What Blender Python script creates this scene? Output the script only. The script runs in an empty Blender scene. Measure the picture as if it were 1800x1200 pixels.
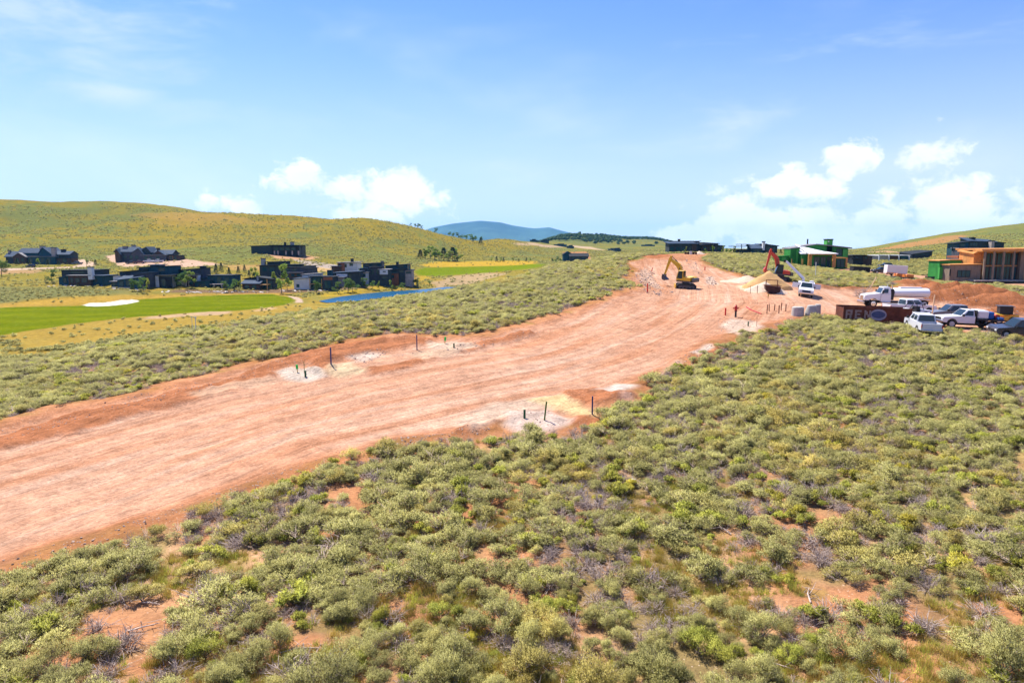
import bpy, bmesh, math, random
import numpy as np
from mathutils import Vector, Matrix
random.seed(7); np.random.seed(7)
sc = bpy.context.scene
COL = sc.collection
R = math.radians
# ------------------------------------------------------------------ camera, sky, sun, exposure
CH = 12.0                      # height of the drone over the near slope
F = 1200.0                     # focal length in pixels of the 1800 px wide photograph
PITCH = math.atan(165.0/F)
cp, sp = math.cos(PITCH), math.sin(PITCH)
cam_d = bpy.data.cameras.new('camera'); cam = bpy.data.objects.new('camera', cam_d); COL.objects.link(cam)
cam.location = (0, 0, CH); cam.rotation_euler = (R(90)-PITCH, 0, 0)
cam_d.sensor_width = 36; cam_d.lens = 24.0; cam_d.clip_start = .1; cam_d.clip_end = 60000
sc.camera = cam
SUN_EL, SUN_AZ = R(57), R(-36)          # azimuth measured clockwise from +Y
SUN_STR, SKY_STR, EXPO = 5.0, 0.086, 0.95
sd = bpy.data.lights.new('sun', 'SUN'); so = bpy.data.objects.new('sun', sd); COL.objects.link(so)
sd.energy = SUN_STR; sd.angle = R(.53); sd.color = (1, .93, .80)
sdir = Vector((math.sin(SUN_AZ)*math.cos(SUN_EL), math.cos(SUN_AZ)*math.cos(SUN_EL), math.sin(SUN_EL)))
so.rotation_euler = sdir.to_track_quat('Z', 'Y').to_euler(); so.location = (0, 0, 60)
sc.view_settings.view_transform = 'Standard'; sc.view_settings.look = 'None'
sc.view_settings.exposure = EXPO; sc.view_settings.gamma = 1; sc.view_settings.use_curve_mapping = False
sc.cycles.max_bounces = 6; sc.cycles.diffuse_bounces = 3; sc.cycles.glossy_bounces = 2
sc.cycles.transmission_bounces = 3; sc.cycles.volume_bounces = 1; sc.cycles.transparent_max_bounces = 6
sc.cycles.volume_step_rate = 10

def pix_dir(u, v):
    xc = (u-900)/F; yc = (600-v)/F
    return np.array([xc, cp+yc*sp, -sp+yc*cp])

class NT:
    """small helper for node trees"""
    def __init__(s, nt): s.nt = nt; s.n = nt.nodes; s.l = nt.links
    def node(s, t, **k):
        x = s.n.new(t)
        for a, b in k.items(): setattr(x, a, b)
        return x
    def set(s, sock, v):
        if hasattr(v, 'default_value') or hasattr(v, 'is_linked'): s.l.new(v, sock)
        else:
            try: sock.default_value = v
            except Exception: sock.default_value = tuple(v)+(1,)
    def math(s, op, a, b=0.0, c=None, clamp=False):
        x = s.node('ShaderNodeMath', operation=op); x.use_clamp = clamp
        s.set(x.inputs[0], a); s.set(x.inputs[1], b)
        if c is not None: s.set(x.inputs[2], c)
        return x.outputs[0]
    def vmath(s, op, a, b=(0, 0, 0), out=0):
        x = s.node('ShaderNodeVectorMath', operation=op)
        s.set(x.inputs[0], a)
        if b is not None:
            if op == 'SCALE': s.set(x.inputs['Scale'], b)
            else: s.set(x.inputs[1], b)
        return x.outputs[out]
    def mix(s, f, a, b, mode='MIX'):
        x = s.node('ShaderNodeMix', data_type='RGBA', blend_type=mode)
        s.set(x.inputs[0], f); s.set(x.inputs[6], a); s.set(x.inputs[7], b)
        return x.outputs[2]
    def noise(s, vec, scale=1, detail=4, rough=.55, dist=0, col=False):
        x = s.node('ShaderNodeTexNoise'); s.set(x.inputs['Vector'], vec)
        x.inputs['Scale'].default_value = scale; x.inputs['Detail'].default_value = detail
        x.inputs['Roughness'].default_value = rough; x.inputs['Distortion'].default_value = dist
        return x.outputs[1 if col else 0]
    def ramp(s, v, a, b, c=0, d=1):
        x = s.node('ShaderNodeMapRange', interpolation_type='SMOOTHSTEP')
        s.set(x.inputs[0], v); x.inputs[1].default_value = a; x.inputs[2].default_value = b
        x.inputs[3].default_value = c; x.inputs[4].default_value = d
        return x.outputs[0]
    def attr(s, name, kind='Color', at='GEOMETRY'):
        x = s.node('ShaderNodeAttribute', attribute_name=name, attribute_type=at)
        return x.outputs[kind]

w = bpy.data.worlds.new('World'); sc.world = w; w.use_nodes = True
w.cycles.sampling_method = 'MANUAL'; w.cycles.sample_map_resolution = 512
W = NT(w.node_tree); W.n.clear()
sky = W.node('ShaderNodeTexSky', sky_type='NISHITA'); sky.sun_disc = False
sky.sun_elevation = SUN_EL; sky.sun_rotation = SUN_AZ; sky.altitude = 2000; sky.air_density = 1.0; sky.dust_density = .6; sky.ozone_density = 1.6
tc = W.node('ShaderNodeTexCoord').outputs['Generated']
sx = W.node('ShaderNodeSeparateXYZ'); W.l.new(tc, sx.inputs[0])
el = W.math('ARCSINE', sx.outputs[2]); az = W.math('ARCTAN2', sx.outputs[0], sx.outputs[1])
cb = W.node('ShaderNodeCombineXYZ'); W.set(cb.inputs[0], az); W.set(cb.inputs[1], el)
ang = cb.outputs[0]
def ae(u, v):
    d = pix_dir(u, v); d /= np.linalg.norm(d)
    return math.atan2(d[0], d[1]), math.asin(d[2])
def blobs(lst, co, kk=1.0):
    acc = None
    for (u, v, ru, rv, rot, s) in lst:
        a, e = ae(u, v)
        m = W.node('ShaderNodeMapping', vector_type='TEXTURE'); W.set(m.inputs[0], co)
        m.inputs[1].default_value = (a, e, 0); m.inputs[2].default_value = (0, 0, R(rot)); m.inputs[3].default_value = (ru*kk/F, rv*kk/F, 1)
        L = W.vmath('LENGTH', m.outputs[0], None, out=1)
        k = W.math('MULTIPLY', W.math('SUBTRACT', 1.0, L), s)
        acc = k if acc is None else W.math('MAXIMUM', acc, k)
    return acc
st = W.vmath('MULTIPLY', ang, (1, 1.35, 1))
nz = W.noise(st, 30, 10, .62, .3); nzb = W.noise(st, 9, 5, .55)
wob = W.vmath('ADD', ang, W.vmath('SCALE', W.vmath('SUBTRACT', W.noise(st, 22, 5, .6, col=True), (.5, .5, .5)), .035))
cum = [(520, 312, 42, 26, 0, .9), (600, 328, 60, 24, -8, .75), (700, 338, 62, 36, 0, 1.15), (650, 372, 70, 26, 0, .7), (755, 350, 40, 28, 0, .6),
       (425, 362, 32, 17, 0, .9), (368, 352, 20, 12, 0, .45), (1490, 282, 38, 26, 8, 1.1), (1372, 325, 34, 24, 15, 1.1), (1432, 330, 46, 30, 0, .85), (1290, 362, 42, 20, 15, 1.05),
       (1215, 412, 56, 20, 8, 1.4), (1345, 405, 56, 34, 5, 1.3), (1440, 415, 90, 26, 0, 1.1), (1270, 395, 60, 24, 12, 1.2), (1700, 400, 120, 30, 0, 1.0), (1420, 388, 60, 36, 0, .62), (1330, 380, 70, 45, 0, .5),
       (1640, 264, 34, 20, 5, .6), (1655, 345, 50, 34, 5, .85), (1715, 365, 60, 30, 0, .65), (1545, 392, 55, 24, 18, 1.0), (1500, 420, 60, 18, 0, .9), (1620, 395, 60, 40, 0, .45),
       (1780, 380, 60, 30, 0, .4), (1570, 335, 18, 14, 0, .5)]
B = W.math('ADD', blobs(cum, wob, 1.3), .08)
dens = W.ramp(W.math('ADD', B, W.math('MULTIPLY', W.math('SUBTRACT', nz, .5), 2.0)), .1, .62)
glow = W.ramp(blobs([(1390, 390, 330, 130, 14, 1.5), (1660, 370, 270, 150, 0, 1.4), (660, 380, 200, 80, 0, .8)], wob), 0, .9, 0, .42)
wsp = W.vmath('MULTIPLY', ang, (1, 3.4, 1))
wn = W.noise(W.vmath('ADD', wsp, (.3, .1, 0)), 6, 6, .62, .5)
wis = blobs([(200, 165, 130, 45, 0, .8), (150, 110, 260, 90, -12, .5), (20, 30, 330, 130, 0, .55), (1290, 225, 190, 50, 14, .42), (930, 320, 110, 55, 0, .35), (1500, 60, 300, 70, 0, .15)], ang)
wd = W.ramp(W.math('ADD', wis, W.math('MULTIPLY', W.math('SUBTRACT', wn, .5), 1.5)), .08, .85, 0, .65)
veil = W.ramp(W.noise(wsp, 2.1, 4, .6, .3), .45, .8, 0, .2)
tint = W.mix(1.0, sky.outputs[0], (.72, .89, 1.42, 1), 'MULTIPLY')
# brighter towards the horizon, as the air is
hz = W.ramp(el, -.02, .36, 1, 0)
SKY_HZ = (4.95, 5.35, 7.1, 1)
skyc = W.mix(W.math('MULTIPLY', W.math('POWER', hz, 1.3), .82), tint, SKY_HZ)
CW = (8.2, 8.2, 8.3, 1)
skyc = W.mix(veil, skyc, CW); skyc = W.mix(wd, skyc, (5.2, 5.9, 7.1, 1))
skyc = W.mix(glow, skyc, (5.2, 5.9, 7.1, 1))
cc = W.mix(W.ramp(nzb, .35, .65), (6.9, 7.1, 7.7, 1), CW)
skyc = W.mix(W.math('MULTIPLY', dens, .92), skyc, cc)
bg = W.node('ShaderNodeBackground'); W.set(bg.inputs[0], skyc); bg.inputs[1].default_value = SKY_STR
wo = W.node('ShaderNodeOutputWorld'); W.l.new(bg.outputs[0], wo.inputs[0])

# ------------------------------------------------------------------ terrain heights
def pchip(xs, ys, q):
    """xs, ys: (n,K) rows of nodes; q: (M,) -> (n,M)"""
    h = np.diff(xs, axis=1); dl = np.diff(ys, axis=1)/h
    m = np.zeros_like(ys)
    a, b = dl[:, :-1], dl[:, 1:]
    w1, w2 = 2*h[:, 1:]+h[:, :-1], h[:, 1:]+2*h[:, :-1]
    with np.errstate(all='ignore'):
        hm = (w1+w2)/(w1/a+w2/b)
    m[:, 1:-1] = np.where(a*b > 0, hm, 0); m[:, 0] = dl[:, 0]; m[:, -1] = dl[:, -1]
    out = np.empty((xs.shape[0], len(q)))
    for i in range(xs.shape[0]):
        k = np.clip(np.searchsorted(xs[i], q)-1, 0, xs.shape[1]-2)
        t = np.clip((q-xs[i][k])/h[i][k], 0, 1); hh = h[i][k]
        out[i] = (2*t**3-3*t**2+1)*ys[i][k]+(t**3-2*t**2+t)*hh*m[i][k]+(-2*t**3+3*t**2)*ys[i][k+1]+(t**3-t**2)*hh*m[i][k+1]
    return out
def zv(d, v):
    yc = (600-v)/F
    return CH + d*(yc*cp-sp)/(cp+yc*sp)
def V(v): return ('v', v)
# feature lines met on the way out: near slope, bench, its crest and foot, the valley, house terraces, hill, crest, far
COLS = {
 -700: [(6, .1), (18, 0), (30, -.2), (48, -.7), (56, -1), (64, -1.2), (74, -1.5), (105, -7), (160, -7), (250, -5), (400, V(466)), (600, V(400)), (850, V(345)), (1300, 60), (4000, 0)],
 0: [(6, 0), (18, 0), (30, 0), (42, 0), (54, .05), (66, 0), (75, V(630)), (108, -6.5), (205, -6.6), (240, V(516)), (400, V(463)), (620, V(408)), (900, V(351)), (1300, 62), (4000, 0)],
 130: [(6, 0), (18, 0), (30, 0), (43, .2), (55, .4), (67, .5), (77, V(611)), (110, -6.5), (218, -6.6), (248, V(512)), (400, V(464)), (620, V(410)), (900, V(354)), (1300, 60), (4000, 0)],
 260: [(6, 0), (18, 0), (30, .1), (45, .5), (58, 1.0), (70, 1.4), (80, V(589)), (112, -6.5), (242, -6.6), (262, V(509)), (400, V(461)), (620, V(413)), (900, V(360)), (1300, 55), (4000, 0)],
 450: [(6, 0), (18, 0), (30, .2), (46, .9), (60, 1.8), (74, 2.7), (86, V(557)), (118, -6.5), (262, -6.6), (280, V(510.5)), (400, V(453)), (610, V(415)), (860, V(380)), (1200, 45), (4000, 0)],
 640: [(6, 0), (18, 0), (30, .4), (46, 1.5), (62, 2.9), (78, 4.2), (93, V(529.5)), (125, -6.7), (276, -6.7), (292, V(506)), (400, V(470)), (590, V(430)), (800, V(383)), (1150, 30), (4000, 0)],
 750: [(6, 0), (18, 0), (30, .5), (46, 1.6), (63, 3.1), (82, 4.6), (100, V(511.5)), (135, -6.7), (318, -6.7), (340, V(498)), (450, V(468)), (600, V(445)), (800, V(403)), (1150, 10), (4000, 0)],
 830: [(6, 0), (18, 0), (30, .6), (46, 1.7), (64, 3.3), (86, 4.9), (107, V(502)), (142, -6.6), (355, -6.7), (385, V(487)), (490, V(465)), (640, V(452)), (840, V(426)), (1150, 0), (4000, 0)],
 890: [(6, 0), (18, 0), (30, .6), (46, 1.7), (65, 3.4), (90, 5.3), (116, V(489)), (150, -4), (250, -5), (380, V(481)), (510, V(463)), (680, V(450)), (980, V(419)), (1300, 5), (4000, 0)],
 960: [(6, 0), (18, 0), (30, .6), (46, 1.7), (66, 3.4), (96, 5.9), (130, V(468)), (165, 3), (250, -1), (400, V(466)), (520, V(460)), (700, V(450)), (1150, V(428)), (2000, V(428)), (4500, 5)],
 1000: [(6, 0), (18, 0), (30, .6), (46, 1.75), (66, 3.45), (98, 6.1), (140, V(461)), (178, 5), (265, 2), (400, V(463)), (540, V(457)), (750, V(447)), (1250, V(431)), (2300, V(411)), (4500, 5)],
 1040: [(6, 0), (18, 0), (30, .6), (46, 1.8), (66, 3.5), (100, 6.3), (150, V(455)), (190, 6), (280, 3), (430, V(460)), (560, V(453)), (800, V(444)), (1300, V(433)), (2300, V(413)), (4500, 5)],
 1105: [(6, 0), (18, 0), (30, .6), (46, 1.9), (67, 3.6), (105, 6.4), (170, V(450)), (220, 9), (320, V(450)), (450, V(449)), (600, V(446)), (900, V(440)), (1400, V(432)), (2300, V(421)), (4500, 5)],
 1155: [(6, 0), (18, 0), (30, .6), (48, 2.0), (72, 3.8), (107, 5.9), (176, V(448)), (240, 9.6), (320, V(446)), (450, V(446)), (600, V(444)), (900, V(438)), (1400, V(431)), (2300, V(419)), (4500, 5)],
 1200: [(6, 0), (18, 0), (30, .7), (48, 2.1), (74, 3.9), (108, 5.75), (178, V(447)), (240, 9.8), (320, V(444)), (450, 9), (600, 8.5), (900, 9), (1400, V(437)), (2300, V(434)), (4500, 5)],
 1300: [(6, 0), (18, 0), (30, .7), (48, 2.2), (74, 4.0), (104, 5.6), (185, V(450)), (240, 9.7), (310, V(446)), (450, 9), (600, 8.5), (900, 9), (1400, V(438)), (2300, V(437)), (4500, 5)],
 1400: [(6, 0), (18, .1), (30, .8), (48, 2.2), (72, 4.1), (103, 5.5), (150, V(477)), (210, V(468)), (300, V(447)), (450, 9), (600, 9), (900, 9.5), (1400, V(439)), (2300, V(439)), (4500, 5)],
 1500: [(6, 0), (18, .1), (30, .8), (48, 2.1), (72, 4.0), (98, 4.15), (140, V(487)), (205, V(474)), (300, V(461)), (430, V(455)), (560, V(449)), (780, V(442)), (1300, V(439)), (2300, V(439)), (4500, 5)],
 1600: [(6, 0), (18, .2), (30, .8), (48, 2.1), (70, 3.8), (95, 4.0), (125, V(502)), (165, V(490)), (260, V(469)), (400, V(458)), (520, V(447)), (720, V(434)), (1050, V(419)), (1600, 15), (4500, 5)],
 1700: [(6, 0), (18, .2), (30, .8), (48, 2.0), (68, 3.6), (92, 4.05), (118, V(507)), (150, V(496)), (240, V(474)), (350, V(452)), (500, V(438)), (680, V(425)), (1000, V(404)), (1600, 20), (4500, 5)],
 1800: [(6, 0), (18, .2), (30, .8), (48, 2.0), (66, 3.5), (90, 4.2), (115, V(508)), (148, V(497)), (240, V(472)), (350, V(450)), (500, V(433)), (680, V(415)), (1000, V(389)), (1600, 25), (4500, 5)],
 2500: [(6, 0), (18, .2), (30, .7), (48, 1.8), (66, 3.2), (90, 4.0), (115, 4.2), (148, 4.5), (240, 7), (350, V(450)), (500, V(428)), (680, V(400)), (1000, V(365)), (1600, 40), (4500, 5)],
}
us = sorted(COLS)
for k_ in us:      # the crest of the bench carries knee-high scrub, so its soil lies a little lower
    if k_ <= 1040:
        d0, z0 = COLS[k_][6]; COLS[k_][6] = (d0, (zv(d0, z0[1]) if isinstance(z0, tuple) else z0)-.62)
caz = np.array([math.atan((u-900)/F*cp) for u in us])
ND = np.array([[math.log(d) for d, z in COLS[u]] for u in us])
NZ = np.array([[zv(d, z[1]) if isinstance(z, tuple) else z for d, z in COLS[u]] for u in us])
az_v = np.linspace(R(-44), R(44), 860)
az_s = np.concatenate([-R(180)+np.linspace(0, R(136), 45)[:-1], az_v, R(44)+np.linspace(0, R(136), 45)[1:]])
def nodes_at(a):
    x = np.array([np.interp(a, caz, ND[:, k]) for k in range(ND.shape[1])]).T
    y = np.array([np.interp(a, caz, NZ[:, k]) for k in range(NZ.shape[1])]).T
    return x, y
# smooth the creases between the azimuth columns
def smoothed(a):
    acc = 0
    for o, wt in ((-1.3, .12), (-.7, .2), (0, .36), (.7, .2), (1.3, .12)):
        x, y = nodes_at(a+R(o)); acc = acc+wt*np.stack([x, y])
    return acc[0], acc[1]
nx, ny = smoothed(az_s)
back = np.clip((np.abs(az_s)-R(60))/R(90), 0, 1)[:, None]
mx, my = nx.mean(0), ny.mean(0)
nx = nx*(1-back)+mx*back; ny = ny*(1-back)+my*back
lr = np.unique(np.concatenate([np.log(np.linspace(3, 13, 8)), np.linspace(math.log(14), math.log(62), 250), np.linspace(math.log(62), math.log(330), 270),
                     np.linspace(math.log(330), math.log(1500), 130), np.linspace(math.log(1500), math.log(4400), 30), np.log(np.linspace(4600, 13500, 14))]))
cosc = np.cos(np.clip(np.abs(az_s), 0, R(58)))
ZT = np.empty((len(az_s), len(lr)))
for i in range(len(az_s)):
    ZT[i] = pchip(nx[i:i+1], ny[i:i+1], lr+math.log(cosc[i]))[0]
ZT[:, -14:] = np.where(np.arange(14)[None] >= 0, 5-np.linspace(0, 60, 14)[None], 0)
RR = np.exp(lr)
XX = np.sin(az_s)[:, None]*RR[None]; YY = np.cos(az_s)[:, None]*RR[None]

def ss(x, a, b):
    t = np.clip((x-a)/(b-a), 0, 1); return t*t*(3-2*t)
_lat = {}
def vnoise(x, y, seed=0):
    if seed not in _lat: _lat[seed] = np.random.RandomState(seed+11).rand(256, 256)
    L = _lat[seed]
    xi = np.floor(x).astype(int); yi = np.floor(y).astype(int)
    fx = x-xi; fy = y-yi; fx = fx*fx*(3-2*fx); fy = fy*fy*(3-2*fy)
    a = L[xi % 256, yi % 256]; b = L[(xi+1) % 256, yi % 256]; c = L[xi % 256, (yi+1) % 256]; d = L[(xi+1) % 256, (yi+1) % 256]
    return (a*(1-fx)+b*fx)*(1-fy)+(c*(1-fx)+d*fx)*fy
def fbm(x, y, scale, oct=4, seed=0, g=.5):
    s = 0; a = 1; n = 0
    for o in range(oct):
        s = s+a*vnoise(x/scale*2**o+17.3*o, y/scale*2**o+5.1*o, seed+o); n += a; a *= g
    return s/n
def H(x, y):
    x = np.asarray(x, float); y = np.asarray(y, float)
    a = np.arctan2(x, y); l = np.log(np.maximum(np.hypot(x, y), 3.01))
    i = np.clip(np.searchsorted(az_s, a)-1, 0, len(az_s)-2); j = np.clip(np.searchsorted(lr, l)-1, 0, len(lr)-2)
    s = (a-az_s[i])/(az_s[i+1]-az_s[i]); t = np.clip((l-lr[j])/(lr[j+1]-lr[j]), 0, 1)
    return (ZT[i, j]*(1-s)+ZT[i+1, j]*s)*(1-t)+(ZT[i, j+1]*(1-s)+ZT[i+1, j+1]*s)*t
_ds = np.exp(np.linspace(math.log(8), math.log(6000), 2600))
def G(u, v):
    """where the ray of an image point meets the ground (used to survey positions)"""
    d = pix_dir(u, v); X = d[0]/d[1]*_ds; Z = CH+d[2]/d[1]*_ds
    h = H(X, _ds); k = np.argmax(h > Z)
    if not (h > Z).any(): k = len(_ds)-1
    k = max(k, 1); a0 = Z[k-1]-h[k-1]; a1 = Z[k]-h[k]; f = a0/(a0-a1) if a0 != a1 else 0
    D = _ds[k-1]*(1-f)+_ds[k]*f
    return float(d[0]/d[1]*D), float(D)
def at(u, d):
    """ground point at depth d under image column u"""
    t = (u-900)/F*cp
    for _ in range(6):
        x = t*d; z = float(H(x, d)); zc = d*cp-(z-CH)*sp; t = (u-900)/F*zc/d
    return x, d, z
def proj(x, y, z):
    wz = z-CH; zc = y*cp-wz*sp; yc = (wz*cp+y*sp)/zc
    return 900+F*x/zc, 600-F*yc, zc
# small relief
far = np.clip((RR-200)/400, 0, 1)[None]
ZT += (fbm(XX, YY, 9, 4, 1)-.5)*.45*(1-far)*np.clip((RR[None]-8)/10, 0, 1)
gul = np.abs(fbm(XX*1.0, YY*.6, 150, 4, 5)-.5)*2
up = np.clip((ZT-6)/40, 0, 1)
ZT += far*up*((gul-.35)*9+(fbm(XX, YY, 45, 4, 9)-.5)*5)*np.clip((2500-RR[None])/800, 0, 1)

def poly(px):
    return np.array([G(u, v) for u, v in px])
def polyz(px, z):
    out = []
    for u, v in px:
        d = pix_dir(u, v); t = (z-CH)/d[2]; out.append((d[0]*t, d[1]*t))
    return np.array(out)
def sdf(P, X, Y, margin):
    """signed distance (inside negative) to polygon P, evaluated within a margin of it"""
    out = np.full(X.shape, 1e3)
    lo = P.min(0)-margin; hi = P.max(0)+margin
    m = (X > lo[0]) & (X < hi[0]) & (Y > lo[1]) & (Y < hi[1])
    x = X[m]; y = Y[m]
    if x.size == 0: return out
    dd = np.full(x.shape, 1e9); ins = np.zeros(x.shape, bool)
    for k in range(len(P)):
        ax, ay = P[k]; bx, by = P[(k+1) % len(P)]
        ex, ey = bx-ax, by-ay; L2 = ex*ex+ey*ey+1e-9
        t = np.clip(((x-ax)*ex+(y-ay)*ey)/L2, 0, 1)
        dd = np.minimum(dd, (x-ax-t*ex)**2+(y-ay-t*ey)**2)
        c = ((ay > y) != (by > y))
        with np.errstate(all='ignore'): c &= x < (bx-ax)*(y-ay)/(by-ay)+ax
        ins ^= c
    d = np.sqrt(dd); out[m] = np.where(ins, -d, d)
    return out

ROAD_PX = [(-260, 840), (0, 752), (100, 722), (230, 703), (330, 672), (450, 638), (520, 628), (600, 606), (700, 594), (760, 597), (860, 592), (930, 575), (1010, 550), (1090, 522), (1132, 507),
           (1118, 490), (1112, 462), (1150, 449.5), (1232, 449.5), (1228, 458), (1262, 476), (1330, 489), (1420, 502), (1500, 507), (1560, 507), (1606, 500), (1680, 512), (1795, 545), (1960, 560),
           (2000, 604), (1800, 592), (1745, 588), (1640, 575), (1590, 573), (1540, 566), (1470, 552), (1400, 558), (1345, 572), (1290, 588), (1230, 612), (1180, 640), (1130, 668), (1100, 690), (1050, 712),
           (1010, 748), (930, 742), (850, 756), (790, 765), (700, 770), (620, 792), (540, 812), (460, 838), (400, 862), (330, 893), (250, 915), (180, 945), (100, 962), (0, 992), (-330, 1080)]
ROAD = poly(ROAD_PX)
PAD = poly([(1150, 449.5), (1180, 446), (1300, 446.5), (1250, 449), (1240, 453), (1228, 458), (1150, 455)])
PAD2 = poly([(1465, 473), (1500, 471), (1560, 475), (1600, 482), (1640, 486), (1800, 497), (1960, 500), (1960, 520), (1800, 508), (1740, 503), (1660, 497), (1610, 492), (1560, 488), (1480, 478), (1465, 478)])
CL = np.array([G(u, v) for u, v in [(-260, 960), (0, 870), (150, 825), (300, 778), (450, 735), (600, 698), (750, 664), (900, 634), (1000, 610), (1090, 580), (1150, 552), (1200, 525), (1205, 500), (1180, 470), (1175, 455)]])
def road_co(X, Y):
    best = np.full(X.shape, 1e9); S = np.zeros(X.shape); T = np.zeros(X.shape); s0 = 0
    for k in range(len(CL)-1):
        a = CL[k]; b = CL[k+1]; e = b-a; L = np.hypot(*e)
        t = ((X-a[0])*e[0]+(Y-a[1])*e[1])/L**2
        if k: t = np.maximum(t, 0)
        if k < len(CL)-2: t = np.minimum(t, 1)
        dx = X-a[0]-t*e[0]; dy = Y-a[1]-t*e[1]; dd = np.hypot(dx, dy)
        m = dd < best; best = np.where(m, dd, best); S = np.where(m, s0+t*L, S)
        T = np.where(m, np.sign(e[0]*dy-e[1]*dx)*dd, T); s0 += L
    return S, T
near = slice(0, int(np.searchsorted(lr, math.log(330))))
sdr = np.full(XX.shape, 1e3); sdr[:, near] = sdf(ROAD, XX[:, near], YY[:, near], 12)
wob_e = (fbm(XX, YY, 2.2, 3, 21)-.5)*1.8+(fbm(XX, YY, 8, 2, 23)-.5)*2.0
sdr = sdr+np.where(sdr < 900, wob_e*np.clip((np.hypot(XX, YY))/60, .35, 1.2)*.8, 0)
RS, RT = np.zeros(XX.shape), np.zeros(XX.shape)
RS[:, near], RT[:, near] = road_co(XX[:, near], YY[:, near])
inr = 1/(1+np.exp(np.clip(sdr*2.2, -40, 40)))
# the graded road: cut a little, a ragged berm along its edges, wheel ruts along it
rut = 0
for t0, wd_, dp in ((-4.6, .35, .05), (-2.5, .4, .045), (-.4, .5, .04), (1.8, .35, .05), (4.3, .3, .055), (5.6, .3, .05)):
    rut = rut+dp*np.exp(-((RT-t0-(fbm(RS, RT*0, 16, 2, 31)-.5)*1.2)/wd_)**2)
ZT += -inr*.12-inr*rut+np.exp(-((sdr-.3)/1.0)**2)*(.10+.5*np.clip(fbm(XX, YY, 3, 3, 33)-.42, 0, 1))*(np.hypot(XX, YY) < 190)
# the tall cut bank on the far side of the road at the left
cut = np.exp(-((sdr-.8)/1.3)**2)*(RT > 3)*np.clip((56-YY)/14, 0, 1)*(YY > 20)
ZT += cut*.35
BERM = [poly(p_) for p_ in ([(-60, 800), (0, 768), (130, 727), (240, 706), (350, 681), (460, 653), (478, 662), (380, 698), (250, 730), (110, 770), (0, 795), (-60, 820)], [(640, 652), (700, 640), (780, 616), (860, 600), (930, 582), (936, 588), (850, 612), (765, 632), (700, 653), (655, 660)],
                            [(430, 660), (470, 640), (540, 622), (600, 606), (700, 593), (770, 596), (750, 606), (690, 616), (620, 626), (575, 638), (520, 641), (490, 652)], [(555, 640), (580, 632), (590, 650), (570, 662), (548, 655)], [(780, 770), (800, 756), (870, 738), (880, 744), (850, 762)], [(990, 694), (1050, 684), (1095, 690), (1110, 700), (1060, 712), (1010, 710)], [(1010, 735), (1060, 728), (1130, 735), (1150, 760), (1080, 780), (1030, 765)], [(1170, 660), (1230, 625), (1260, 612), (1265, 622), (1220, 645)])]
MOUND = [poly(p_) for p_ in ([(492, 652), (512, 646), (560, 648), (575, 660), (545, 668), (505, 664)], [(880, 722), (960, 720), (1003, 738), (975, 758), (935, 765), (885, 748)], [(578, 640), (612, 638), (640, 650), (600, 664), (575, 655)], [(930, 703), (985, 694), (1020, 712), (1045, 728), (1010, 728), (960, 712)], [(750, 602), (800, 600), (838, 608), (800, 616), (760, 612)])]
bermd = [sdf(P_, XX, YY, 4)+(fbm(XX, YY, 1.4, 3, 141)-.5)*1.3 for P_ in BERM]
for d0 in bermd: ZT += ss(-d0, -.6, .5)*(.05+.42*fbm(XX, YY, .9, 3, 143))
for P_ in MOUND: ZT += ss(-sdf(P_, XX, YY, 4), -.4, .6)*(.02+.26*fbm(XX, YY, .8, 4, 147))
# spoil heaps that belong to the ground: the long red bank behind the parked trucks
def heap(u, v, rx, ry, h, rot=0, seed=0):
    x0, y0 = G(u, v); c, s = math.cos(R(rot)), math.sin(R(rot))
    dx = XX-x0; dy = YY-y0; a = (dx*c+dy*s)/rx; b = (-dx*s+dy*c)/ry; q = a*a+b*b
    m = np.clip(1-q, 0, 1)
    return np.where(q < 1, h*m**1.1*(.62+.76*fbm(XX, YY, 1.6, 4, 40+seed)), 0)
hp = 0
for a in [(1612, 503, 5, 3, 1.3, 10, 1), (1655, 520, 7, 4, 2.0, -10, 2), (1700, 528, 8, 4.5, 2.2, -8, 3), (1752, 540, 7, 4, 1.7, -12, 4), (1640, 530, 5, 3, 1.3, 0, 5),
          (1800, 552, 6, 3.5, 1.1, 0, 6), (1720, 514, 6, 3, 1.2, 0, 7), (1590, 500, 4, 2, .7, 0, 8), (1500, 509, 3, 1.2, .45, 10, 9), (1450, 505, 4, 1.0, .35, 0, 10)]:
    hp = np.maximum(hp, heap(*a))
ZT += hp
PZ = -6.75
POND = polyz([(560, 529), (600, 521), (640, 516), (680, 512.5), (720, 510), (760, 507), (800, 502.5), (830, 499), (836, 499.6), (812, 503), (785, 508), (745, 514), (700, 520), (650, 526), (610, 530.5), (575, 532)], PZ)
sdp = np.full(XX.shape, 1e3); sdp[:, near] = sdf(POND, XX[:, near], YY[:, near], 30)
ZT = np.where(sdp < 14, np.where(sdp < 1.5, np.minimum(ZT, PZ-.5+np.clip(sdp+1.5, 0, 3)*.2), np.minimum(ZT, PZ+.12+np.clip(sdp-1.5, 0, 30)**1.6*.13)), ZT)

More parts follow.
